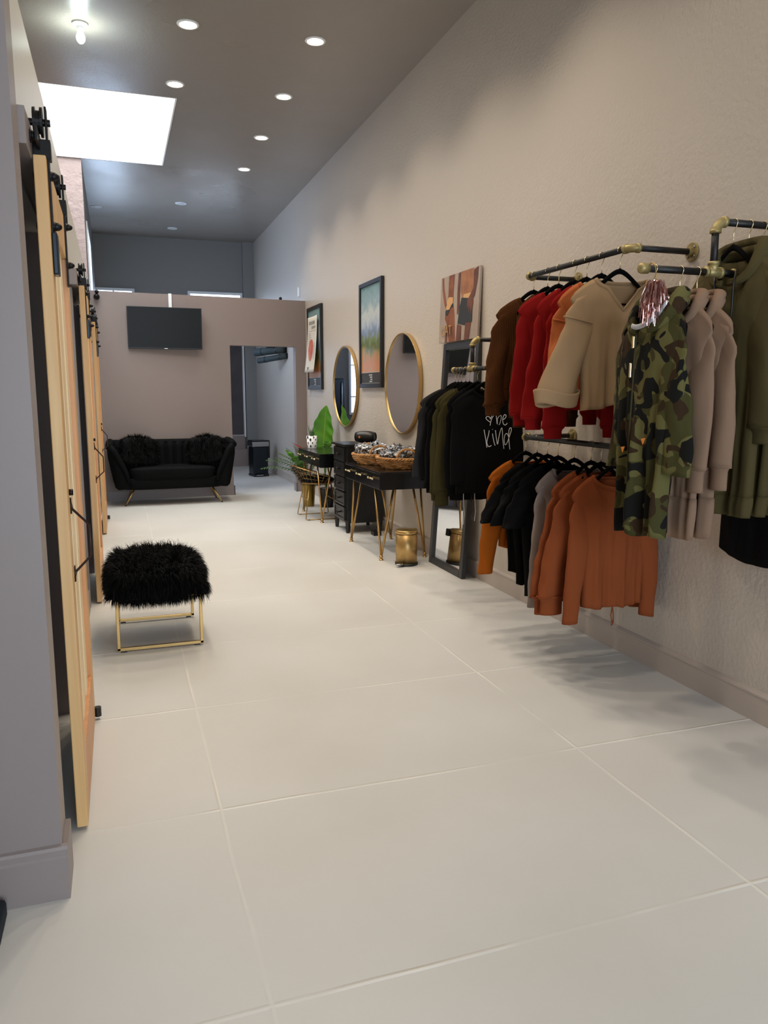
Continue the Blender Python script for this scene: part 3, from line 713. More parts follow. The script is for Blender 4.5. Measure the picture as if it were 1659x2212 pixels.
# wicker baskets
def basket(x, y, rx, ry, lab, seed):
    Z = .7525; t = thing('wicker_basket', lab, 'basket', (x, y, Z), 0, 'wicker baskets on the near desk')
    rnd = random.Random(seed); w = MB(); n = 72
    for lv in range(6):
        k = lv / 5; sc = .74 + .26 * math.sin(k * PI / 2); zz = .010 + .070 * k
        for st in (0, 1):
            w.tube([((rx * sc + .007 * math.sin(12 * a + PI * (lv + st))) * math.cos(a), (ry * sc + .007 * math.sin(12 * a + PI * (lv + st))) * math.sin(a), zz + .006 * math.sin(6 * a + lv * 1.7 + st * 2.6)) for a in [2 * PI * i / n for i in range(n)]], .0052, 6, closed=True)
    w.build('woven_side', wicker, t)
    rm = MB()
    for st in range(3):
        rm.tube([((rx * 1.02 + .008 * math.cos(14 * a + st * 2.1)) * math.cos(a), (ry * 1.02 + .008 * math.cos(14 * a + st * 2.1)) * math.sin(a), .088 + .008 * math.sin(14 * a + st * 2.1)) for a in [2 * PI * i / 110 for i in range(110)]], .006, 6, closed=True)
    rm.build('rim', wicker, t)
    MB().lathe([(0, .002), (.74, .002), (.76, .010), (0, .012)], n=40, sx=rx, sy=ry).build('bottom', wicker, t)
    for s in (-1, 1):
        hm = MB()
        for st in range(2):
            hm.tube([(s * 0 - rx * .80 * math.cos(b) * .55 * 1.0, s * ry * .84 , .080 + .085 * math.sin(b)) if False else
                     (-.095 * math.cos(b) + .004 * math.cos(8 * b + st * PI), s * ry * .90, .085 + .088 * math.sin(b) + .004 * math.sin(8 * b + st * PI)) for b in [PI * i / 24 for i in range(25)]], .0065, 7)
        hm.build('handle', wicker, t)
    return t
def bag(x, y, z, r, rot, lab, seed, grp='bagged garments in the wicker baskets'):
    t = MB()
    off = Vector((seed * 3.1, seed * 1.7, 0))
    def fn(u, v):
        a = 2 * PI * u; b = PI * (v - .5)
        d = Vector((math.cos(a) * abs(math.cos(b)) ** .6, math.sin(a) * abs(math.cos(b)) ** .6, math.copysign(abs(math.sin(b)) ** .8, b)))
        k = 1 + .22 * noise.noise(d * 2.2 + off) + .12 * noise.noise(d * 6 + off) + .05 * noise.noise(d * 14 + off)
        return (d.x * r[0] * k, d.y * r[1] * k, d.z * r[2] * k)
    t.grid(fn, 56, 28, True)
    rn = random.Random(seed)
    for i in range(26):   # loose crumpled film edges
        a = rn.uniform(0, 2 * PI); b = rn.uniform(0, 1.3); d = Vector((math.cos(a) * math.cos(b) * r[0], math.sin(a) * math.cos(b) * r[1], math.sin(b) * r[2])) * .95
        q = [d + Vector((rn.gauss(0, .016), rn.gauss(0, .016), rn.gauss(.008, .014))) for _ in range(3)]
        t.add([tuple(p) for p in q], [(0, 1, 2)])
    o = t.build('bagged_garment', foil_m, None)
    o.location = (x, y, z); o.rotation_euler = [R(a) for a in rot]
    return tag(o, lab, 'packaged clothing', grp)
basket(2.205, 6.70, .185, .20, 'round wicker basket of film wrapped clothes, the farther one on the near desk', 1)
basket(2.29, 6.24, .19, .215, 'round wicker basket of film wrapped clothes, the nearer one on the near desk', 2)
for i, (x, y, z, r, ro, lab) in enumerate([
    (2.16, 6.74, .86, (.115, .13, .060), (10, 12, 20), 'large crumpled film bag of dark clothes at the left of the farther basket'),
    (2.27, 6.62, .865, (.075, .09, .045), (0, -14, 50), 'small film bag of dark clothes at the right of the farther basket'),
    (2.25, 6.78, .89, (.09, .08, .040), (14, 0, -30), 'film bag on top at the back of the farther basket'),
    (2.22, 6.24, .85, (.11, .12, .048), (6, 10, 15), 'crumpled film bag of dark clothes at the left of the nearer basket'),
    (2.36, 6.22, .87, (.10, .13, .060), (-6, -10, -10), 'tall heap of film wrapped clothes at the right of the nearer basket'),
    (2.29, 6.33, .895, (.10, .09, .045), (10, 0, 40), 'film bag on top of the nearer basket')]):
    bag(x, y, z, r, ro, lab, i + 1)

# pedal bins
def lathe_at(prof, c, n=40): return MB().lathe(prof, c, n)
t = thing('pedal_bin', 'small round brushed gold pedal bin under the near desk', 'bin', (2.19, 5.79, 0))
lathe_at([(.0, .0), (.092, .0), (.094, .006), (.094, .020), (0, .02)], (0, 0, 0)).build('base_ring', blackplastic, t)
lathe_at([(.088, .018), (.0885, .258), (.084, .259), (.084, .02)], (0, 0, 0), 48).build('body', gold_can, t)
lathe_at([(.089, .262), (.092, .264), (.092, .286), (.086, .291), (0, .297)], (0, 0, 0), 48).build('lid', gold, t)
MB().box(.070, .108, .035, .075, .225, .285).build('hinge', blackplastic, t, smooth=False, bev=.004)
MB().ball((-.085, -.075, .022), (.034, .026, .009), 10).tube([(-.03, -.03, .016), (-.085, -.075, .018)], .009, 8).build('pedal', steel, t)
t = thing('kitchen_bin', 'tall black pedal bin with a steel lid band in the back room', 'bin', (2.22, 12.95, 0), R(8))
MB().box(-.13, .13, -.14, .14, .03, .50).build('body', darksteel, t, smooth=False, bev=.025)
MB().box(-.135, .135, -.145, .145, 0, .04).build('base', blackplastic, t, smooth=False, bev=.01)
MB().box(-.145, .145, -.15, .15, .50, .585).build('lid_band', steel, t, smooth=False, bev=.012)
MB().box(-.135, .135, -.14, .14, .585, .605).build('lid', darksteel, t, smooth=False, bev=.008)
MB().box(.145, .185, -.07, .07, .30, .60).build('hinge_box', blackplastic, t, smooth=False, bev=.01)
MB().box(-.10, .02, -.20, -.14, .02, .035).build('pedal', steel, t, smooth=False, bev=.004)
# fridge in the back room (seen in a mirror)
t = thing('refrigerator', 'dark steel refrigerator on the far wall, seen in the far round mirror', 'refrigerator', (1.04, 14.46, 0))
MB().box(-.33, .33, -.28, .36, .02, 1.66).build('body', darksteel, t, smooth=False, bev=.01)
for a, b in ((.06, .62), (.64, 1.64)):
    d = MB().box(-.33, .33, -.33, -.285, a, b).build('door', darksteel, t, smooth=False, bev=.012)
    MB().tube([(-.26, -.33, b - .05), (-.26, -.37, b - .09), (-.26, -.37, a + .12), (-.26, -.33, a + .08)], .011, 10).build('handle', steel, d)
# rolled mats on a wall hook rail
t = thing('mat_rack', 'black wall hook carrying rolled mats in the back room', 'rack', (XR, 12.15, 2.02))
MB().box(-.012, -.001, -.09, .09, -.04, .10).build('wall_plate', black_metal, t, smooth=False)
MB().tube([(-.01, -.05, .07), (-.26, -.05, .07), (-.27, -.05, .10)], .007, 8).tube([(-.01, .10, .07), (-.26, .10, .07), (-.27, .10, .10)], .007, 8).build('prong', black_metal, t)
matm = mat('mat_foam', (44, 56, 58), .7)
for (z, x, y, lab, r) in ((2.045, 2.33, 12.28, 'upper dark grey rolled mat held on the wall hook', .062), (1.925, 2.36, 12.22, 'lower thinner rolled mat held under the first', .045)):
    t = thing('rolled_mat', lab, 'mat', (x, y, z), 0, 'rolled mats in the back room')
    d = Vector((-.17, .30, -.015)) if r > .05 else Vector((-.17, .28, -.03))
    MB().tube([tuple(-d), tuple(d)], r, 24).build('roll', matm, t)
    e = -d * 1.004; MB().tube([tuple(e + Vector((math.cos(a) * r * .9 * (1 - a / 22), .45 * math.cos(a) * r * .9 * (1 - a / 22), math.sin(a) * r * .9 * (1 - a / 22)))) for a in [i * .5 for i in range(38)]], .003, 5).build('spiral_edge', black_metal, t)
    for q in (-.55, .5): MB().tube([tuple(d * q - d * .03), tuple(d * q + d * .03)], r + .003, 24).build('strap', blackplastic, t)
# power brick and cord behind the chest
t = thing('power_strip', 'black power brick with tangled cord on the floor under the drawer chest', 'power strip', (2.36, 7.12, 0))
MB().box(-.03, .05, -.05, .05, 0, .045).build('brick', blackplastic, t, smooth=False, bev=.006)
MB().tube([(.05 + .04 * math.sin(a * 1.3), .03 + .06 * math.sin(a), .03 + .05 * abs(math.sin(a * .7))) for a in [i * .25 for i in range(40)]], .003, 6).build('cord', blackplastic, t)
# dark mat at the left edge
o = MB().prism([(-.347, 2.12), (-.9, 2.12), (-.9, 1.75), (-.350, 1.75)], 'z', .0, .052).build('floor_cushion', mat('cushion_cloth', (14, 22, 32), .95, bump=(120, .5)), smooth=False, bev=.010)
tag(o, 'flat dark navy floor cushion just showing at the left edge, against the grey baseboard', 'cushion')

# ------------------------------------------------------------------ wire chair with black fur throw
t = thing('wire_chair', 'gold wire bucket chair tucked under the far desk', 'chair', (2.08, 8.41, 0))
def bucket(u, v):   # u across (0..1 around from one arm over the back to the other), v 0 bottom..1 rim
    a = -PI * .5 - (u - .5) * PI * 1.12 if False else PI + (u - .5) * PI * 1.15
    rim = .30; r = .17 + (rim - .17) * v ** .8
    zr = .40 + (.20 - .12 * (abs(u - .5) * 2) ** 1.5) * v
    return (.02 + r * math.cos(a) * .95, r * math.sin(a) * .95, zr)
NB = 18
ribs = MB()
for i in range(NB + 1): ribs.tube([bucket(i / NB, v / 5) for v in range(6)], .0022, 5)
for v in (.33, .66): ribs.tube([bucket(i / 30, v) for i in range(31)], .0022, 5)
ribs.build('back_wires', gold2, t)
MB().tube([bucket(i / 40, 1) for i in range(41)], .0055, 8).build('rim', gold2, t)
sw = MB()
for i in range(9):
    q = -.16 + .04 * i; ln = math.sqrt(max(.0, .18 ** 2 - q * q)); sw.tube([(.02 - ln, q, .398), (.02 + ln + .04, q, .398)], .0022, 5); sw.tube([(.02 + q, -ln, .400), (.02 + q, ln, .400)], .0022, 5)
sw.tube([(.02 + .185 * math.cos(a), .185 * math.sin(a), .398) for a in [2 * PI * i / 32 for i in range(32)]], .005, 8, closed=True)
sw.build('seat_wires', gold2, t)
for s in (-1, 1):
    MB().tube([(-.10, s * .13, .395), (-.165, s * .21, .012), (-.15, s * .215, .006), (.185, s * .215, .006), (.20, s * .21, .012), (.14, s * .13, .395)], .0055, 8).build('leg', gold2, t)
    MB().cyl((-.13, s * .215, 0), (-.13, s * .215, .008), .010, n=10).cyl((.16, s * .215, 0), (.16, s * .215, .008), .010, n=10).build('glide', blackplastic, t)
MB().tube([(-.128, -.165, .22), (-.128, .165, .22)], .004, 6).tube([(.165, -.165, .22), (.165, .165, .22)], .004, 6).build('stretcher', gold2, t)
t = thing('fur_throw', 'black fur throw lying over the wire chair', 'throw', (2.10, 8.41, .43))
fb = MB().ball((0, 0, 0), (.19, .18, .030), 12, .8).build('hide', fur_m, t)
fp = superball_pts(1500, (0, 0, .0), (.19, .18, .030), .8, 21)
rn = random.Random(4)
for i in range(650):
    a = rn.uniform(1.9, 4.4); k = rn.uniform(0, 1)
    fp.append((Vector((.02 + (.2 + .1 * k) * math.cos(a) * .97, (.2 + .1 * k) * math.sin(a) * .97, -.01 + .16 * k)), Vector((math.cos(a), math.sin(a), .3))))
fur_strands(fp, 22, (.04, .075), .0022, 1.0, .5).build('fur', fur_m, fb, smooth=False)['kind'] = 'stuff'

# ------------------------------------------------------------------ plants
def frond(mb, base, az, length, rise, nl=11, ll=.10, w=.009, bend=1.0):
    pts = []; p = Vector(base); d = Vector((math.cos(az) * (1 - rise), math.sin(az) * (1 - rise), rise + .15)).normalized()
    for i in range(14):
        pts.append(p.copy()); p = p + d * length / 13; d = (d + Vector((0, 0, -.085 * bend))).normalized()
    mb.tube(pts, [.0035 * (1 - i / 15) + .0008 for i in range(14)], 5)
    for k in range(nl):
        f = .3 + .7 * k / nl; i = int(f * 13) if f < 1 else 13; i = min(i, 12)
        q = pts[i] + (pts[i + 1] - pts[i]) * (f * 13 - i); T = (pts[i + 1] - pts[i]).normalized()
        S = T.cross(Vector((0, 0, 1))).normalized()
        L_ = ll * math.sin(PI * (.25 + .7 * (k / nl)))
        for s in (-1, 1):
            dd = (S * s * .8 + T * .6 + Vector((0, 0, -.1))).normalized(); up = T.cross(dd).normalized(); sd = dd.cross(up).normalized()
            a = q; b = q + dd * L_ * .5; c = q + dd * L_ - Vector((0, 0, L_ * .25))
            mb.add([tuple(a), tuple(b + sd * w), tuple(c), tuple(b - sd * w), tuple(b + up * w * .35)], [(0, 1, 4), (0, 4, 3), (1, 2, 4), (4, 2, 3)])
def broadleaf(base, tip, width, normal, name, parent, curl=.12, wave=.02, seed=1):
    b = Vector(base); tp = Vector(tip); ax = tp - b; N = Vector(normal).normalized(); S = ax.cross(N).normalized()
    def P(u, v):
        f = v; prof = math.sin(PI * min(1, f ** .75)) ** .7 * (1 - .1 * f) if 0 < f < 1 else 0.0
        s = (u - .5) * 2
        q = b + ax * f + S * s * width * prof + N * (.25 * width * abs(s) * prof + curl * ax.length * f * f * -.4 + wave * math.sin(v * 26 + s * 3 + seed) * abs(s) * prof)
        return tuple(q)
    lf = MB().grid(P, 12, 36).build(name, leaf_m, parent, solid=.0015, weld=False)
    MB().tube([tuple(Vector(P(.5, i / 20)) + N * .002) for i in range(21)], [.006 * (1 - i / 22) for i in range(21)], 6).build('midrib', leaf_pale, lf)
t = thing('potted_palm', 'leafy green plant in a gold planter on the floor beyond the far desk', 'plant', (2.20, 9.26, 0))
lathe_at([(0, 0), (.068, 0), (.070, .01), (.088, .30), (.094, .335), (.084, .335), (.080, .30), (0, .29)], (0, 0, 0), 40).build('planter', mat('gold_planter', (150, 124, 62), .35, .9, bump=(30, .3)), t)
MB().lathe([(0, .31), (.081, .31), (.08, .29)], n=24).build('soil', mat('soil', (44, 32, 24), 1, bump=(60, 1)), t)
pf1 = MB(); rn = random.Random(7)
for az, ln, ri in ((PI, .56, .62), (PI * .9, .62, .5), (PI * 1.1, .60, .55), (PI * 1.18, .50, .66), (PI * .8, .52, .7), (PI * 1.3, .5, .6), (PI * 1.0, .66, .42), (PI * 1.05, .5, .8), (-.6, .35, .8), (PI * 1.5, .42, .75)):
    frond(pf1, (0, 0, .31), az, ln, ri, 12, .11, .008, 1.1)
pf1.build('fronds', palm_m, t)
broadleaf((-.05, -.05, .45), (-.30, -.12, .72), .055, (.3, -.8, .6), 'broad_leaf', t, seed=5)
MB().tube([(-.05, -.02, .31), (-.05, -.05, .45)], .005, 6).build('stem', palm_m, t)
MB().prism([(-.22, .80), (-.08, .735), (-.10, .725)], 'y', -.03, -.022).build('red_bract', mat('red_bract', (176, 58, 50), .5), t, smooth=False)
t = thing('broad_leaf_plant', 'tall glossy banana like leaf rising against the wall behind the far desk', 'plant', (2.40, 9.12, 0))
lathe_at([(0, 0), (.075, 0), (.085, .22), (.09, .24), (.08, .24), (0, .22)], (0, 0, 0), 32).build('pot', blackplastic, t)
broadleaf((-.03, .05, .66), (-.01, -.03, 1.245), .165, (-.75, -.62, .12), 'broad_leaf', t, curl=.06, wave=.012)
MB().tube([(0, 0, .22), (-.02, .03, .45), (-.03, .05, .68)], [.010, .008, .007], 8).build('stem', leaf_m, t)
sg = MB()
for az, ln, ri in ((-PI / 2, .42, .85), (-PI * .4, .40, .8), (-PI * .62, .38, .9), (-PI * .3, .36, .95)):
    frond(sg, (-.02, -.02, .42), az, ln, ri, 9, .09, .006, .6)
sg.build('fronds', palm_m, t)
t = thing('spotted_pot', 'small white pot with black spots and spiky greenery on the far desk', 'plant pot', (2.13, 8.76, .752))
lathe_at([(0, 0), (.050, 0), (.052, .006), (.063, .145), (.059, .145), (.048, .01), (0, .01)], (0, 0, 0), 40).build('pot', white_m, t)
sp_ = MB(); rn = random.Random(2)
for row, zz in enumerate((.028, .066, .104, .130)):
    for i in range(6):
        a = 2 * PI * (i + .5 * (row % 2)) / 6 + rn.uniform(-.12, .12); rr = .0525 + .011 * zz / .145 + .0012; sz = rn.uniform(.009, .0145)
        sp_.add([((rr) * math.cos(a + sz * 13 * math.cos(b)), rr * math.sin(a + sz * 13 * math.cos(b)), zz + sz * 1.25 * math.sin(b)) for b in [2 * PI * k / 12 for k in range(12)]], [tuple(range(12))])
sp_.build('spots', blackplastic, t, smooth=False)
sk_ = MB()
for i in range(12):
    a = i * 2.4; sk_.tube([(.01 * math.cos(a), .01 * math.sin(a), .10), (.03 * math.cos(a), .03 * math.sin(a), .19), ((.03 + .035 * (i % 3) / 2) * math.cos(a), (.03 + .03 * (i % 3) / 2) * math.sin(a), .20 + .018 * (i % 5))], [.003, .005, .0006], 5, flat=.5)
sk_.build('greenery', palm_m, t)

# ------------------------------------------------------------------ leaning mirror and canvas above it
t = thing('leaning_mirror', 'tall black framed floor mirror leaning on the wall behind the dark clothes', 'mirror', (2.40, 5.50, 0))
lean = math.atan(.115 / 1.78); LM = Matrix.Rotation(lean, 4, 'Y')
def lm(mb): return mb.mv(LM)
HW, HH, FWD = .325, 1.785, .052
lm(MB().box(0, .035, -HW, -HW + FWD, 0, HH).box(0, .035, HW - FWD, HW, 0, HH).box(0, .035, -HW + FWD, HW - FWD, HH - FWD, HH).box(0, .035, -HW + FWD, HW - FWD, 0, FWD)).build('frame', mat('dark_grey_frame', (40, 41, 43), .4, bump=(40, .1)), t, smooth=False, bev=.003)
lm(MB().box(.018, .026, -HW + FWD, HW - FWD, FWD, HH - FWD)).build('mirror_glass', mirror_m, t, smooth=False)
t = thing('canvas_print', 'canvas photo print of two torsos in black underwear standing on the leaning mirror', 'poster', (2.50, 5.535, 1.79))
pz0, ph, pw = 0.0, .50, .355
CM = Matrix.Rotation(R(2.0), 4, 'Y')
MB().box(0, .016, -pw, pw, 0, ph + .01).mv(CM).build('canvas', mat('canvas_backdrop', (176, 160, 148), .6, var=(2, (150, 134, 122))), t, smooth=False)
# artwork polygons, traced in the canvas' own plane: u 0..1 left to right (far to near), v 0..1 bottom to top
def canvas_poly(pts, name, m, lay):
    vs = [(-.0008 * lay, pw - 2 * pw * u, (ph + .008) * v + .001) for u, v in pts]; n_ = len(vs)
    MB().add(vs, [tuple(range(n_))]).mv(CM).build(name, m, t, smooth=False)
skin1 = mat('printed_skin', (146, 84, 50), .6, var=(9, (106, 56, 32))); skin2 = mat('printed_skin_light', (206, 160, 108), .6)
skin3 = mat('printed_back', (172, 118, 80), .6, var=(9, (138, 86, 56))); black_p = mat('printed_shorts', (38, 42, 44), .6); skin4 = mat('printed_legs', (112, 64, 46), .6, var=(9, (88, 48, 34)))
canvas_poly([(.08, 1), (.03, .99), (.05, .80), (.10, .62), (.16, .50), (.20, .52), (.15, .68), (.10, .84)], 'printed_arm', skin1, 1)
canvas_poly([(.22, 1), (.37, 1), (.355, .72), (.36, .60), (.20, .55), (.22, .72)], 'printed_torso', skin1, 2)
canvas_poly([(.19, .62), (.24, .68), (.35, .66), (.355, .56), (.30, .53), (.20, .55)], 'printed_waistband', skin2, 3)
canvas_poly([(.16, .46), (.20, .54), (.36, .56), (.40, .44), (.43, .20), (.45, 0), (.28, 0), (.20, .28), (.15, .36)], 'printed_leg', skin1, 2)
canvas_poly([(.17, .0), (.17, .26), (.24, .24), (.24, 0)], 'printed_leg', skin4, 1)
canvas_poly([(.16, .48), (.30, .54), (.36, .58), (.37, .52), (.30, .50), (.21, .40), (.16, .42)], 'printed_briefs', black_p, 4)
canvas_poly([(.17, .52), (.22, .60), (.29, .60), (.31, .54), (.27, .49), (.20, .49)], 'printed_hand', skin2, 5)
canvas_poly([(.53, 1), (.85, 1), (.86, .62), (.80, .52), (.60, .56), (.55, .7)], 'printed_torso', skin3, 1)
canvas_poly([(.53, 1), (.47, .99), (.46, .70), (.47, .40), (.50, .38), (.53, .5), (.53, .8)], 'printed_arm', skin4, 2)
canvas_poly([(.86, .97), (.96, 1), (.955, .85), (.90, .60), (.80, .52), (.76, .60), (.86, .72)], 'printed_arm', skin4, 3)
canvas_poly([(.62, .66), (.82, .66), (.84, .58), (.62, .60)], 'printed_waistband', skin2, 2)
canvas_poly([(.58, .62), (.80, .58), (.85, .60), (.86, .24), (.70, .25), (.69, .21), (.50, .25), (.54, .5)], 'printed_shorts', black_p, 4)
canvas_poly([(.73, .56), (.78, .62), (.86, .62), (.87, .5), (.84, .36), (.82, .36), (.80, .46), (.77, .36), (.76, .48), (.72, .44)], 'printed_hand', skin4, 5)
canvas_poly([(.49, .24), (.60, .21), (.60, 0), (.47, 0)], 'printed_leg', skin4, 3)
canvas_poly([(.70, .24), (.84, .24), (.80, 0), (.68, 0)], 'printed_leg', skin4, 3)
def text_obj(s, size, loc, rot, m, par, name, ext=.0006, align='CENTER'):
    cu = bpy.data.curves.new(name, 'FONT'); cu.body = s; cu.size = size; cu.extrude = ext; cu.align_x = align; cu.resolution_u = 3
    o = bpy.data.objects.new(name, cu); C.objects.link(o); o.location = loc; o.rotation_euler = rot; o.parent = par; cu.materials.append(m)
    bpy.context.view_layer.update(); me = bpy.data.meshes.new_from_object(o.evaluated_get(bpy.context.evaluated_depsgraph_get()))
    bpy.data.objects.remove(o); o = bpy.data.objects.new(name, me); C.objects.link(o); o.location = loc; o.rotation_euler = rot; o.parent = par; return o
gl = mat('printed_gold_lettering', (176, 138, 82), .6)
text_obj('OAT', .105, (-.0065, .31, .055), (R(90), 0, R(-90)), gl, t, 'lettering', align='LEFT')

# ------------------------------------------------------------------ pipe racks on the right wall
PR = .0138
def elbow(mb, p, d1, d2):
    """fat brass elbow at p joining pipes running to directions d1 and d2"""
    p = Vector(p); d1 = Vector(d1).normalized(); d2 = Vector(d2).normalized()
    pts = [p + d1 * .036 * (1 - i / 6) ** 1.5 + d2 * .036 * (i / 6) ** 1.5 for i in range(7)]
    mb.tube([p + d1 * .040] + pts + [p + d2 * .040], .0185, 16)
    mb.tube([p + d1 * .030, p + d1 * .044], .0215, 16).tube([p + d2 * .030, p + d2 * .044], .0215, 16)
def flange(x, y, z, par):
    mb = MB().cyl((x - .009, y, z), (x - .001, y, z), .042, n=28).cyl((x - .030, y, z), (x - .008, y, z), .021, n=20)
    f = mb.build('flange', brass, par, smooth=True, bev=.002, world=True)
    bo = MB()
    for a in range(4): bo.ball((x - .011, y + .029 * math.cos(R(45 + 90 * a)), z + .029 * math.sin(R(45 + 90 * a))), (.004, .006, .006), 6)
    bo.mv(Matrix.Translation(-Vector(par.location))).build('screw', steel, f)
def u_rack(z, y0, y1, lab):
    t = thing('pipe_rack', lab, 'clothes rack', (XR, (y0 + y1) / 2, z), 0, 'wall mounted pipe racks'); X = 2.203
    MB().cyl((X, y0 + .03, z), (X, y1 - .03, z), PR, n=18).build('hanging_rail', pipe_m, t, world=True)
    for y in (y0, y1):
        MB().cyl((X + .03, y, z), (XR - .012, y, z), PR, n=18).build('wall_arm', pipe_m, t, world=True)
        e = MB(); elbow(e, (X, y, z), (1, 0, 0), (0, 1 if y == y0 else -1, 0)); e.build('elbow', brass, t, world=True)
        flange(XR, y, z, t)
    return t
u_rack(2.036, 3.015, 3.95, 'upper black pipe rail with brass elbows carrying the brown, red, orange and beige tops')
u_rack(1.146, 3.0, 3.946, 'lower black pipe rail carrying the mustard, black, grey and rust tops')
def step_rack(y, z_low, z_up, x_cap, x_post, x_end, lab):
    t = thing('pipe_rack', lab, 'clothes rack', (XR, y, z_up), 0, 'wall mounted pipe racks')
    MB().cyl((x_cap + .02, y, z_low), (x_post - .02, y, z_low), PR, n=18).cyl((x_post + .02, y, z_low), (x_end, y, z_low), PR, n=18).build('hanging_rail', pipe_m, t, world=True)
    MB().cyl((x_post, y, z_low), (x_post, y, z_up - .02), PR, n=18).build('post', pipe_m, t, world=True)
    MB().cyl((x_post + .03, y, z_up), (XR - .012, y, z_up), PR, n=18).build('wall_arm', pipe_m, t, world=True)
    e = MB(); elbow(e, (x_post, y, z_up), (1, 0, 0), (0, 0, -1)); e.build('elbow', brass, t, world=True)
    te = MB().cyl((x_post - .036, y, z_low), (x_post + .036, y, z_low), .0185, n=16).cyl((x_post - .04, y, z_low), (x_post - .028, y, z_low), .0215, n=16).cyl((x_post + .028, y, z_low), (x_post + .04, y, z_low), .0215, n=16)
    te.cyl((x_post, y, z_low), (x_post, y, z_low + .036), .0185, n=16).cyl((x_post, y, z_low + .028), (x_post, y, z_low + .04), .0215, n=16); te.build('tee_joint', brass, t, world=True)
    for x, s in ((x_cap, 1), (x_end, -1)):
        c = MB().tube([(x - s * .010, y, z_low), (x - s * .004, y, z_low), (x + s * .004, y, z_low), (x + s * .03, y, z_low)], [.010, .018, .0205, .0195], 14)
        c.build('end_cap', brass, t, world=True)
    flange(XR, y, z_up, t)
step_rack(2.5, 1.857, 2.046, 1.875, 2.207, 2.33, 'near stepped pipe rack with a brass end cap carrying the camouflage, taupe and olive hoodies')

def far_rack():
    t = thing('pipe_rack', 'far pipe rack in front of the leaning mirror carrying dark tops', 'clothes rack', (XR, 4.63, 1.737), 0, 'wall mounted pipe racks')
    X, Y, ZL, ZU = 2.203, 4.63, 1.549, 1.737
    MB().cyl((X, 4.03, ZL), (X, Y - .02, ZL), PR, n=18).cyl((X, Y + .02, ZL), (X, 4.90, ZL), PR, n=18).build('hanging_rail', pipe_m, t, world=True)
    MB().cyl((X, Y, ZL), (X, Y, ZU - .02), PR, n=18).build('post', pipe_m, t, world=True)
    MB().cyl((X + .03, Y, ZU), (XR - .012, Y, ZU), PR, n=18).build('wall_arm', pipe_m, t, world=True)
    e = MB(); elbow(e, (X, Y, ZU), (1, 0, 0), (0, 0, -1)); e.build('elbow', brass, t, world=True)
    te = MB().cyl((X, Y - .036, ZL), (X, Y + .036, ZL), .0185, n=16).cyl((X, Y - .04, ZL), (X, Y - .028, ZL), .0215, n=16).cyl((X, Y + .028, ZL), (X, Y + .04, ZL), .0215, n=16)
    te.cyl((X, Y, ZL), (X, Y, ZL + .036), .0185, n=16).cyl((X, Y, ZL + .028), (X, Y, ZL + .04), .0215, n=16); te.build('tee_joint', brass, t, world=True)
    for y, q in ((4.925, -1), (4.02, 1)):
        MB().tube([(X, y - q * .010, ZL), (X, y - q * .004, ZL), (X, y + q * .004, ZL), (X, y + q * .03, ZL)], [.010, .018, .0205, .0195], 14).build('end_cap', brass, t, world=True)
    flange(XR, Y, ZU, t)
far_rack()

# ------------------------------------------------------------------ hangers
_h = {}
def hanger(x, y, z, rz, lab, grp, wid=.180, rail=0.0):
    """rz turns the hanger; rail = direction of the rail relative to the hanger (0 = square on)"""
    key = round(wid, 3)
    if key not in _h:
        t = thing('clothes_hanger', lab, 'hanger', (x, y, z), rz, grp)
        rh = PR + .0025
        pts = [(rh * math.cos(R(a)), 0, rh * math.sin(R(a)) + .0) for a in range(-20, 200, 14)]
        pts += [(-.006, 0, -.026), (.001, 0, -.040), (0, 0, -.055), (0, 0, -.086)]
        pts = [(-p[0], p[1], p[2]) for p in pts]
        MB().tube(pts, .0019, 8).build('hook', hook_m, t)
        h = MB(); n = 22
        arch = [(wid * (2 * i / n - 1), 0, -.092 - .166 * (math.sqrt((2 * i / n - 1) ** 2 + .04) - .2)) for i in range(n + 1)]
        h.tube(arch, [.0075 + .0045 * (1 - abs(2 * i / n - 1)) for i in range(n + 1)], 8, flat=.6, up=(0, 0, 1))
        h.tube([(-wid * .99, 0, -.230), (-wid * .87, 0, -.238), (wid * .87, 0, -.238), (wid * .99, 0, -.230)], .0052, 8)
        h.ball((0, 0, -.088), (.012, .007, .010), 6)
        h.build('shoulder_bar', velvet_h, t)
        _h[key] = t
    else:
        t = copy_tree(_h[key]); t.location = (x, y, z); t.rotation_euler = (0, 0, rz); t['label'] = lab; t['group'] = grp
    return t

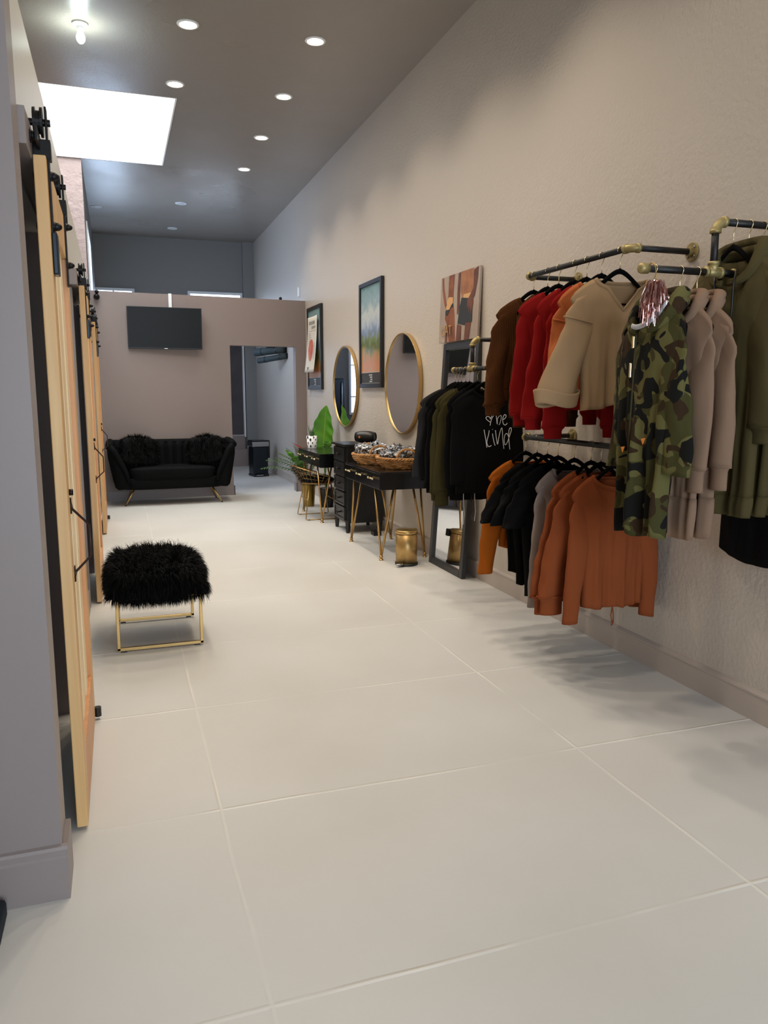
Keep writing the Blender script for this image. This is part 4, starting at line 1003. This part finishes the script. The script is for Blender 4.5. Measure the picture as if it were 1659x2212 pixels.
# ------------------------------------------------------------------ garments
def sm(a, b, x): t = max(0, min(1, (x - a) / (b - a))); return t * t * (3 - 2 * t)
def garment(name, lab, cat, grp, x, y, z, rz, m, W=.215, Wb=.19, Wh=.20, L=.58, D=.034, neck=.10, dropf=.07, dropb=.018, slope=.082,
            sl=.55, sr0=.085, sr1=.055, sout=.03, sd=.032, cuff='rib', hem='rib', collar=True, hood=None, vneck=0, fold=1.0, seed=1,
            trim=None, flare=0, hemcurve=0, syo=0.0, sleeves=True, hemw=.06, skew_=0.0, sback=0.0, seamroll=False, soutr=None, inner=None, tags=0):
    rnd = random.Random(seed); ph = [rnd.uniform(0, 6.3) for _ in range(8)]
    t = thing(name, lab, cat, (x, y, z), rz, grp); trim = trim or m
    NU, NV = 40, 30
    Dn = D * .75
    def ztop(U, front):
        a = abs(U)
        if a < neck:
            k = math.sqrt(max(0, 1 - (a / neck) ** 2)); zz = -(dropf if front else dropb) * k
            if front and vneck and a < neck * .62: zz -= vneck * (1 - a / (neck * .62))
            return zz
        q = (a - neck) / max(1e-6, W - neck)
        return -slope * q ** 1.35 - .012 * sm(.8, 1, q)
    def halfw(tt): 
        return (W * (1 - sm(0, .16, tt)) + Wb * sm(0, .16, tt)) * (1 - sm(.2, 1, tt)) + Wh * sm(.2, 1, tt)
    Lb = L - (hemw if hem == 'rib' else 0)
    def bodyp(u, tt, front):
        U0 = u * W; zt = ztop(U0, front); hw = halfw(tt); U = u * hw
        q = abs(U0)
        env = max(0, 1 - u * u) ** .38
        if q < neck: k0 = math.sqrt(max(0, 1 - (q / neck) ** 2)); d0 = Dn * k0
        else: d0 = 0
        d = d0 * (1 - sm(0, .14, tt)) + D * env * sm(0, .14, tt) * (1 + flare * tt)
        zb = -Lb + hemcurve * (1 - u * u) * (-1)
        z_ = zt * (1 - tt) + zb * tt + (.008 * math.sin(7 * u + ph[0]) * tt ** 3 * fold if hem != 'rib' else 0)
        A = 1.5 * fold * (.010 * math.sin(2.3 * PI * u + ph[1] + 1.3 * tt) + .007 * math.sin(5.1 * PI * u + ph[2] - 2 * tt) + .004 * math.sin(9 * PI * u + ph[3] + 3 * tt)) * sm(.1, .9, tt) * env
        A2 = .010 * fold * noise.noise(Vector((u * 3 + ph[4], tt * 5, 3 * front + seed)))* env * sm(.03, .2, tt)
        yy = (-d if front else d * .8) + A + A2
        return (U + skew_ * tt * .1, yy, z_)
    b = MB()
    b.grid(lambda a, c: bodyp(2 * a - 1, c, True), NU, NV)
    b.grid(lambda a, c: bodyp(2 * a - 1, c, False), NU, NV)
    b.build('body', m, t, solid=.002, weld=True)
    # hem band
    if hem == 'rib':
        hb = MB(); hw = halfw(1)
        def hp(a, c):
            th = 2 * PI * a; u = math.cos(th); fr = math.sin(th) < 0
            p = bodyp(u, 1, fr); k = 1 - .05 * sm(0, 1, c) * 1.0
            out = .003 * math.sin(PI * min(1, c * 1.2))
            return (p[0] * k, p[1] + (-out if fr else out) , p[2] + .004 - hemw * c)
        hb.grid(hp, 72, 6, True).build('hem_band', trim, t, solid=.003)
    elif hem == 'slit':
        pass
    # collar
    if collar and not hood:
        pts = []
        for i in range(48):
            th = 2 * PI * i / 48; U = neck * math.cos(th); fr = math.sin(th) < 0
            zz = ztop(U * .999, fr); pts.append((U, Dn * math.sin(th) * (1 if fr else .8), zz))
        MB().tube(pts, .0105, 8, flat=.45, closed=True, up=(0, 0, 1)).build('collar', trim, t)
    # sleeves
    if sleeves:
        for s in (-1, 1):
            n = 22; pts, ra, rb = [], [], []
            y_off = syo * s + sback
            for i in range(n + 1):
                k = i / n
                px = s * ((W - .055) + .050 * sm(0, .22, k) + (sout if s < 0 or soutr is None else soutr) * k - sr1 * .0)
                px -= s * (sr0 * .92 * sm(0, .25, k) - .026 * sm(.15, .8, k))
                pz = -slope * .92 - .006 - sl * k
                pts.append((px, y_off * k + .004 * math.sin(5 * k + ph[5]) , pz))
                r = .030 + (sr0 - .030) * sm(0, .18, k); r = r * (1 - sm(.25, 1, k)) + sr1 * sm(.25, 1, k)
                ra.append(r); rb.append((sd * (.32 + .68 * sm(.05, .5, k))))
            q = MB(); m_ = 22; vs = []
            for i in range(n + 1):
                for k in range(m_):
                    a = 2 * PI * k / m_
                    w = 1 + fold * (.14 * math.sin(3 * a + ph[6] + i * .22) + .15 * noise.noise(Vector((math.cos(a) * 1.3, math.sin(a) * 1.3 + s * 4, i * .30 + seed)))) * sm(0, .3, i / n)
                    vs.append((pts[i][0] + ra[i] * math.cos(a) * w, pts[i][1] + rb[i] * math.sin(a) * w, pts[i][2] + .012 * math.cos(a) * s * -1 * (1 if i < n else .4)))
            q.add(vs, [(i * m_ + k, i * m_ + (k + 1) % m_, (i + 1) * m_ + (k + 1) % m_, (i + 1) * m_ + k) for i in range(n) for k in range(m_)] + [tuple(range(m_))])
            so = q.build('sleeve', m, t, solid=.0022)
            px, py, pz = pts[-1]
            if cuff == 'rib':
                c = MB()
                def cf(a, v):
                    th = 2 * PI * a; k = 1.0 - .26 * sm(0, .35, v) - .05 * v
                    if v < .12: k *= .99
                    return (px + ra[-1] * k * math.cos(th), py + rb[-1] * k * math.sin(th) * .95, pz + .006 - .062 * v)
                c.grid(cf, 26, 8, True).build('cuff', trim, so, solid=.003)
            elif cuff == 'turn':
                c = MB()
                def ct(a, v):
                    th = 2 * PI * a; k = 1.03 + .12 * v + .03 * math.sin(2 * th + 1)
                    return (px + ra[-1] * k * math.cos(th), py + rb[-1] * (k + .15 * v) * math.sin(th), pz - .012 + .065 * v + .012 * math.cos(2 * th + s))
                c.grid(ct, 30, 6, True)
                def ct2(a, v): p = ct(a, 0); return (p[0] - ra[-1] * .05 * v * math.cos(2 * PI * a), p[1], p[2] + .02 * v)
                c.grid(ct2, 30, 2, True).build('turned_cuff', m, so, solid=.003)
            elif cuff == 'long':
                c = MB()
                def cl(a, v):
                    th = 2 * PI * a; k = 1.02 - .30 * sm(0, .2, v) + .02 * math.sin(3 * th) 
                    return (px + ra[-1] * k * math.cos(th), py + rb[-1] * k * math.sin(th), pz + .006 - .095 * v)
                c.grid(cl, 26, 8, True).build('cuff', trim, so, solid=.003)
            if seamroll:
                i = int(n * .24); ring = [(pts[i][0] + ra[i] * 1.03 * math.cos(a), pts[i][1] + rb[i] * 1.1 * math.sin(a), pts[i][2] - .018 * math.cos(a) * (-s)) for a in [2 * PI * k / 24 for k in range(24)]]
                MB().tube(ring, .0042, 6, closed=True).build('sleeve_seam', trim, so)
    # hood: collapsed folds round the neck, open at the front
    if hood:
        hd = MB(); col = hood.get('mat', m)
        for lay, (r, hz, dy) in enumerate(hood.get('layers', [(.034, .010, 0), (.028, .038, .010)])):
            pts, rr = [], []
            for i in range(25):
                th = R(-78 + (258 + 78 - 0) * i / 24) if False else R(-82 + 344 * i / 24)
                # start and end at front centre, pass over the shoulders and behind the neck
                a = math.sin(th * .5 + 0) if False else 0
                U = (neck + .012) * math.cos(th); Y = (D + .010) * math.sin(th)
                back = (math.sin(th) + 1) / 2
                zz = -dropf * .95 * (1 - sm(0, .75, back)) + hz * (.3 + back) + .02 * back
                pts.append((U, Y + dy * back + .018 * back, zz)); rr.append(r * (.35 + .65 * sm(0, .5, back)))
            hd.tube(pts, rr, 14, flat=.8, up=(0, 0, 1))
        hd.build('hood', col, t)
        if hood.get('lining'):
            lp = [((neck + .006) * math.cos(R(a)), -(D + .012) * abs(math.sin(R(a))) - .006, -dropf * abs(math.sin(R(a))) * 1.0 + .018) for a in range(-112, -2, 8)]
            MB().tube(lp, .010, 8, flat=.5).build('hood_binding', hood['lining'], t)
        if hood.get('cord'):
            for s in (-1, 1):
                z0 = -dropf * .55; ln = .30 if s < 0 else .24
                MB().tube([(s * neck * .55, -D - .012, z0), (s * neck * .50, -D - .016, z0 - .05), (s * neck * .42 + .006 * s, -D - .014, z0 - ln * .6), (s * neck * .40, -D - .016, z0 - ln)], .0036, 7).ball((s * neck * .40, -D - .016, z0 - ln), .007, 6).build('drawstring', hood['cord'], t)
    for i in range(tags):
        MB().prism([(.0, 0), (.026, .004), (.012, -.022)], 'y', -.001, .001).mv(Matrix.Translation((-.07 + .13 * i, -D * 1.35, -L * .62 + .04 * i))).build('orange_tag', orange_tag, t, smooth=False)
    return t
orange_tag = mat('orange_tag', (216, 128, 40), .6)
F = dict(
    beige=fabric('beige_fleece', (154, 126, 94)), orange=fabric('orange_fleece', (170, 94, 54)), red=fabric('red_fleece', (124, 14, 13)),
    brown=fabric('brown_rib_knit', (74, 40, 12), ribs=(34, .9)), mustard=fabric('mustard_jersey', (156, 80, 16)), rust=fabric('rust_jersey', (126, 64, 33)),
    grey=fabric('grey_jersey', (128, 117, 111)), black=fabric('black_jersey', (4, 4, 5)), char=fabric('charcoal_fleece', (40, 40, 42), (34, 34, 36)),
    olive=fabric('olive_fleece', (74, 66, 40)), olive_d=fabric('dark_olive_jersey', (56, 51, 26)), taupe=fabric('taupe_fleece', (128, 104, 86)), camo=camo_material())
white_cord = mat('white_cord', (215, 215, 215), .8); grey_bind = mat('grey_binding', (170, 174, 182), .7)

# --- upper rail: facing the viewer (rail runs along y)
GA = 'tops on the upper pipe rail'; HA = 'hangers on the upper pipe rail'
XA, ZA = 2.213, 2.036
A = [(3.863, 'brown', 'brown ribbed sweater, farthest garment on the upper rail', dict(W=.235, L=.56, sl=.50, sr0=.075, sr1=.062, sout=.055, cuff='rib')),
     (3.718, 'brown', 'brown ribbed sweater partly hidden between the first brown one and the red tops', dict(W=.19, L=.57, sl=.56, sr0=.07, sr1=.055, sout=.01)),
     (3.609, 'red', 'red sweatshirt farthest from the viewer, beside the brown sweaters', dict(W=.235, L=.56, sl=.545, sr0=.07, sr1=.055, sout=.01)),
     (3.459, 'red', 'middle red sweatshirt on the upper rail', dict(W=.215, L=.58, sl=.56, sr0=.075, sr1=.06, sout=.05)),
     (3.354, 'red', 'nearest red sweatshirt, its long cuff hanging lowest beside the orange top', dict(W=.21, L=.60, sl=.60, sr0=.085, sr1=.068, sout=.02)),
     (3.232, 'orange', 'orange sweatshirt with turned cuffs behind the beige top', dict(W=.235, L=.52, sl=.47, sr0=.08, sr1=.060, sout=.055, cuff='turn', hem=None, neck=.125, dropf=.05, seamroll=True)),
     (3.089, 'beige', 'beige notched neck top with wide turned up sleeves, nearest on the upper rail', dict(W=.255, Wb=.205, Wh=.185, L=.60, sl=.475, sr0=.080, sr1=.098, sout=.105, soutr=.015, sd=.04, cuff='turn', hem=None, neck=.132, dropf=.055, vneck=.085, seamroll=True, hemcurve=-.03, flare=.3, fold=.8))]
hla = ['black flocked hanger at the far end of the upper rail', 'black flocked hanger of the partly hidden second brown sweater', 'black flocked hanger under the farthest red sweatshirt', 'black flocked hanger under the middle red sweatshirt', 'black flocked hanger under the nearest red sweatshirt', 'black flocked hanger under the orange sweatshirt', 'black flocked hanger under the beige notched neck top']
for i, (y, f, lab, kw) in enumerate(A):
    hanger(XA - .01, y, ZA, R(-2 + 3 * math.sin(i * 2)), hla[i], HA)
    k = dict(seed=10 + i); k.update(kw)
    garment('sweatshirt' if f != 'brown' else 'sweater', lab, 'top', GA, XA, y, ZA - .128, R(-2 + 3 * math.sin(i * 2)), F[f], **k)

# --- lower rail
GD = 'tops on the lower pipe rail'; HD = 'hangers on the lower pipe rail'; ZD = 1.146
Dl = [(3.921, 'mustard', 'mustard long sleeved top, farthest garment on the lower rail', dict(W=.235, Wb=.17, Wh=.16, L=.50, sl=.565, sr0=.07, sr1=.042, sout=.045, cuff=None, hem=None)),
      (3.791, 'black', 'black short sleeved tee right beside the mustard top', dict(W=.235, Wb=.20, Wh=.165, L=.62, sl=.24, sr0=.075, sr1=.070, sout=.10, cuff=None, hem=None)),
      (3.682, 'black', 'black short sleeved tee in the middle of the three black ones', dict(W=.235, Wb=.21, Wh=.17, L=.66, sl=.24, sr0=.075, sr1=.070, sout=.08, cuff=None, hem=None)),
      (3.574, 'black', 'black tee with a white label just behind the grey top', dict(W=.23, Wb=.21, Wh=.175, L=.70, sl=.24, sr0=.07, sr1=.07, sout=.06, cuff=None, hem=None)),
      (3.419, 'grey', 'grey wide neck top between the black tees and the rust tops', dict(W=.225, Wb=.17, Wh=.17, L=.60, sl=.63, sr0=.06, sr1=.042, sout=.01, cuff=None, hem=None, neck=.12, dropf=.13)),
      (3.27, 'rust', 'rust sweatshirt with full cuffs next to the grey top', dict(W=.225, Wb=.19, Wh=.19, L=.62, sl=.535, sr0=.085, sr1=.082, sout=.07, cuff='long', hem=None)),
      (3.185, 'rust', 'middle rust sweatshirt with a gathered sleeve', dict(W=.235, Wb=.19, Wh=.20, L=.62, sl=.52, sr0=.08, sr1=.080, sout=.07, cuff='long', hem=None)),
      (3.075, 'rust', 'nearest rust crew neck top with straight narrow sleeves and a hanging tie', dict(W=.235, Wb=.175, Wh=.165, L=.635, sl=.625, sr0=.062, sr1=.036, sout=.015, cuff=None, hem=None, neck=.125, dropf=.065, flare=.3, fold=.6))]
hld = ['black flocked hanger under the mustard top', 'black flocked hanger of the black tee beside the mustard top', 'black flocked hanger of the middle black tee', 'black flocked hanger of the black tee beside the grey top', 'black flocked hanger under the grey wide neck top', 'black flocked hanger under the rust sweatshirt next to the grey top', 'black flocked hanger under the middle rust sweatshirt', 'black flocked hanger under the nearest rust top']
last = None
for i, (y, f, lab, kw) in enumerate(Dl):
    hanger(XA, y, ZD, R(2 * math.sin(i * 1.7)), hld[i], HD)
    k = dict(seed=40 + i); k.update(kw)
    last = garment('tee' if f == 'black' else 'long_sleeved_top', lab, 'top', GD, XA + (.008 if i > 5 else 0), y, ZD - .134, R(2 * math.sin(i * 1.7)), F[f], **k)
    if f == 'black' and i == 3:
        MB().box(-.10, -.07, .035, .037, -.055, -.020).build('paper_label', white_m, last, smooth=False)
MB().tube([(-.005, -.03, -.63), (0, -.032, -.67), (.004, -.03, -.71), (-.006, -.03, -.73)], .003, 6).tube([(-.005, -.03, -.63), (-.01, -.028, -.68), (.0, -.03, -.72)], .003, 6).ball((0, -.03, -.712), .007, 6).build('waist_tie', F['rust'], last)

# --- near stepped rack: garments square to the aisle
GB = 'hoodies on the near stepped rack'; HB = 'hangers on the near stepped rack'
q = R(-90)
hanger(1.935, 2.5, 1.857, q, 'black flocked hanger under the camouflage hooded coat', HB, .165)
ck = garment('hooded_coat', 'long camouflage hooded coat with a pale hood binding, at the end of the near rack', 'coat', GB, 1.945, 2.505, 1.725, q - R(3), F['camo'], W=.205, Wb=.175, Wh=.145, L=.87, D=.05, neck=.10, dropf=.10,
             sl=.545, sr0=.075, sr1=.062, sout=.020, cuff=None, hem=None, hood=dict(lining=grey_bind, layers=[(.036, -.005, 0), (.030, .020, .01)]), seed=61, fold=1.5, tags=2)
MB().tube([(-.012, -.062, -.11), (-.014, -.066, -.30), (-.016, -.070, -.55), (-.016, -.066, -.80)], .0035, 6).build('zip', fabric('dark_zip', (60, 58, 40)), ck)
MB().box(-.020, -.008, -.075, -.066, -.16, -.115).build('zip_pull', hook_m, ck, smooth=False, bev=.002)
MB().box(-.024, -.012, -.080, -.072, -.27, -.215).build('zip_pull', hook_m, ck, smooth=False, bev=.002)
for i, (x, lab, kw) in enumerate([(2.045, 'taupe long hoodie next to the camouflage coat', dict(sl=.53)), (2.125, 'taupe long hoodie beside the olive hoodies, its sleeve bowed outwards', dict(sl=.52, sout=.02, W=.21))]):
    hanger(x + .01, 2.5, 1.857, q, 'black flocked hanger under the ' + ['nearer', 'farther'][i] + ' taupe hoodie', HB, .165)
    k = dict(W=.195, Wb=.165, Wh=.16, L=.89, D=.030, neck=.085, dropf=.08, sr0=.075, sr1=.052, sout=0.0, cuff='long', hem='rib', hemw=.16, sd=.030, hood=dict(layers=[(.026, .0, 0), (.022, .020, .008)]), seed=70 + i, fold=.55)
    k.update(kw)
    garment('hoodie', lab, 'hoodie', GB, x, 2.49, 1.727, q, F['taupe'], **k)
for i, (x, lab) in enumerate([(2.285, 'olive hooded dress with black drawstrings, nearest of the olive ones'), (2.36, 'olive hooded dress in the middle of the olive ones'), (2.43, 'olive hooded dress against the wall at the right edge of the view')]):
    hanger(x + .01, 2.5, 2.046, q, 'black flocked hanger under the ' + ['first', 'second', 'third'][i] + ' olive hooded dress from the aisle', HB, .165)
    garment('hoodie', lab, 'hoodie', GB, x, 2.47, 1.915, q, F['olive'], W=.235, Wb=.185, Wh=.17, L=1.0, D=.034, neck=.10, dropf=.11, sl=.57, sr0=.085, sr1=.072, sout=.0, cuff='rib', hem='rib', hemw=.08, sd=.034,
            hood=dict(cord=blackplastic if i == 0 else None, layers=[(.030, .0, 0), (.026, .026, .008)]), seed=80 + i, fold=.8)
# black garment low behind the olive ones
hanger(2.30, 2.47, 1.40 - .02, q, 'black flocked hanger hidden behind the olive dresses', HB, .165) if False else None
garment('black_dress', 'long black garment showing below the olive dresses', 'dress', GB, 2.475, 2.44, 1.90, q, F['black'], W=.22, Wb=.20, Wh=.22, L=1.17, D=.016, neck=.1, dropf=.06, sl=.3, sr0=.06, sr1=.05, sd=.014, sout=0, cuff=None, hem=None, hemcurve=.04, seed=91, fold=.2)
hanger(2.485, 2.5, 2.046, q, 'black flocked hanger nearest the wall on the near stepped rack', HB, .165)
# tinsel pompom
t = thing('tinsel_pompom', 'pink and silver tinsel tassel hanging from the brass end cap', 'tassel', (1.900, 2.47, 1.857))
tin = mat('pink_foil', (238, 206, 200), .14, 1.0, var=(60, (205, 150, 142))); rn = random.Random(9); tm = MB()
for i in range(300):
    a = rn.uniform(0, 2 * PI); r0 = rn.uniform(.003, .02); L_ = rn.uniform(.09, .165); w = .0013; bulge = rn.uniform(.012, .05)
    p0 = Vector((0, -.028, -.055)); pts = []
    for k in range(6):
        s_ = k / 5; rr = r0 + bulge * math.sin(min(1, s_ * 1.3) * PI * .5); pts.append(p0 + Vector((math.cos(a) * rr, math.sin(a) * rr * .7, .022 * math.sin(PI * min(1, s_ * 3)) - L_ * s_ + rn.gauss(0, .003))))
    sd_ = Vector((rn.uniform(-1, 1), rn.uniform(-1, 1), rn.uniform(-.2, .2))).normalized() * w
    for k in range(5):
        s2 = sd_ if k % 2 else Vector((sd_.y, -sd_.x, sd_.z)); s3 = sd_ if (k + 1) % 2 else Vector((sd_.y, -sd_.x, sd_.z))
        tm.add([tuple(pts[k] - s2), tuple(pts[k] + s2), tuple(pts[k + 1] + s3), tuple(pts[k + 1] - s3)], [(0, 1, 2, 3)])
tm.build('tinsel', tin, t, smooth=False)['kind'] = 'stuff'
MB().tube([(0, .016, 0), (0, .010, .014), (0, 0, .0175), (0, -.012, .012), (0, -.022, -.004), (0, -.026, -.03), (0, -.028, -.055)], .0022, 8).build('hook', gold, t)

# --- far rack along the wall: facing the viewer
GC = 'dark tops on the far pipe rack'; HC = 'hangers on the far pipe rack'; ZC = 1.549
Cl = [(4.895, 'char', 'charcoal sweatshirt at the far left end of the dark rack, by the near desk', dict(W=.25, L=.62, sl=.52, cuff=None, hem=None, sr1=.065, sout=.03)),
      (4.845, 'black', 'black long sleeved top just in front of the charcoal one', dict(W=.235, L=.66, sl=.53, cuff=None)),
      (4.795, 'black', 'black long sleeved top between the charcoal and olive ones', dict(W=.225, L=.69, sl=.56)),
      (4.725, 'olive_d', 'dark olive sweatshirt, the farther of two on the dark rack', dict(L=.66, sl=.60, sr1=.06, W=.225)),
      (4.67, 'olive_d', 'dark olive sweatshirt, the nearer of two on the dark rack', dict(L=.66, sl=.60, sr1=.065, cuff='long', W=.21)),
      (4.55, 'black', 'black top with pale cords hanging below, behind the printed one', dict(L=.72, sl=.55, sr1=.05, W=.21, sout=0)),
      (4.42, 'black', 'black top printed with white handwriting reading be kind and a heart', dict(L=.66, W=.225, Wb=.215, Wh=.20, sl=.52, fold=.12, D=.028, sr0=.07, sr1=.05, sout=0, cuff=None, hem=None))]
hl = ['black flocked hanger at the far left end of the dark rack', 'black flocked hanger second from the left on the dark rack', 'black flocked hanger third from the left on the dark rack', 'black flocked hanger under the farther dark olive sweatshirt', 'black flocked hanger under the nearer dark olive sweatshirt', 'black flocked hanger just left of the printed black top', 'black flocked hanger under the printed black top']
for i, (y, f, lab, kw) in enumerate(Cl):
    rz = R([-6, -3, -4, 2, -2, 0, -14][i])
    hanger(2.203, y, ZC, rz, hl[i], HC)
    k = dict(W=.22, Wb=.19, Wh=.19, D=.026, sd=.024, sr0=.07, sr1=.055, sout=.02, seed=100 + i, fold=.6, neck=.095, dropf=.06); k.update(kw)
    g = garment('sweatshirt', lab, 'top', GC, 2.203 + (.012 if i == 6 else 0), y, ZC - .128, rz, F[f], **k)
    if i == 5:
        for j, (u, ln, mm) in enumerate(((-.10, .25, white_cord), (-.045, .20, blackplastic), (-.02, .22, white_cord), (-.03, .24, blackplastic))):
            MB().tube([(u, -.03, -.62), (u - .004, -.04, -.70), (u + .004, -.04, -.70 - ln * .4), (u - .003, -.04, -.72 - ln * .62)], .0028, 6).build('hanging_cord', mm, g)
# the print
S = .000425
def hw_(pts): return [((cx - 798) * S, -.0335, (1.292 - (ZC - .128)) - (cy - 860) * S) for cx, cy in pts]
def smooth(pts, n=5):
    out = []
    for i in range(len(pts) - 1):
        p0 = pts[max(0, i - 1)]; p1 = pts[i]; p2 = pts[i + 1]; p3 = pts[min(len(pts) - 1, i + 2)]
        for k in range(n):
            t_ = k / n; out.append(tuple(.5 * ((2 * b) + (-a + c) * t_ + (2 * a - 5 * b + 4 * c - d) * t_ ** 2 + (-a + 3 * b - 3 * c + d) * t_ ** 3) for a, b, c, d in zip(p0, p1, p2, p3)))
    return out + [pts[-1]]
strokes = [[(822, 1096), (832, 1040), (850, 985), (880, 940), (878, 928), (855, 940), (830, 985), (822, 1000), (815, 975), (785, 962), (760, 975), (765, 1000), (800, 1030), (830, 1050)],
           [(890, 860), (908, 930), (920, 1010), (930, 1078), (932, 1000), (955, 960), (985, 950), (985, 1000), (970, 1060), (955, 1088)],
           [(1008, 1012), (1045, 990), (1062, 955), (1042, 935), (1018, 965), (1010, 1020), (1025, 1075), (1055, 1088), (1080, 1060)],
           [(733, 1158), (752, 1250), (768, 1340), (780, 1420)], [(812, 1165), (800, 1240), (780, 1330), (790, 1385), (815, 1408), (850, 1388)],
           [(862, 1215), (875, 1290), (890, 1350), (904, 1392)], [(858, 1150), (864, 1156)],
           [(905, 1165), (918, 1260), (930, 1330), (942, 1372), (955, 1290), (975, 1190), (1000, 1130), (1012, 1200), (1018, 1300), (1040, 1442)],
           [(1105, 1260), (1080, 1215), (1050, 1235), (1040, 1310), (1055, 1380), (1085, 1350), (1120, 1250), (1145, 1160), (1135, 1128), (1110, 1160), (1108, 1260), (1118, 1370), (1130, 1450)]]
pm_ = MB()
for st in strokes: pm_.tube(smooth(hw_(st)), .0022, 6, flat=.4)
pm_.build('be_kind_print', mat('white_print', (225, 225, 225), .7), g)
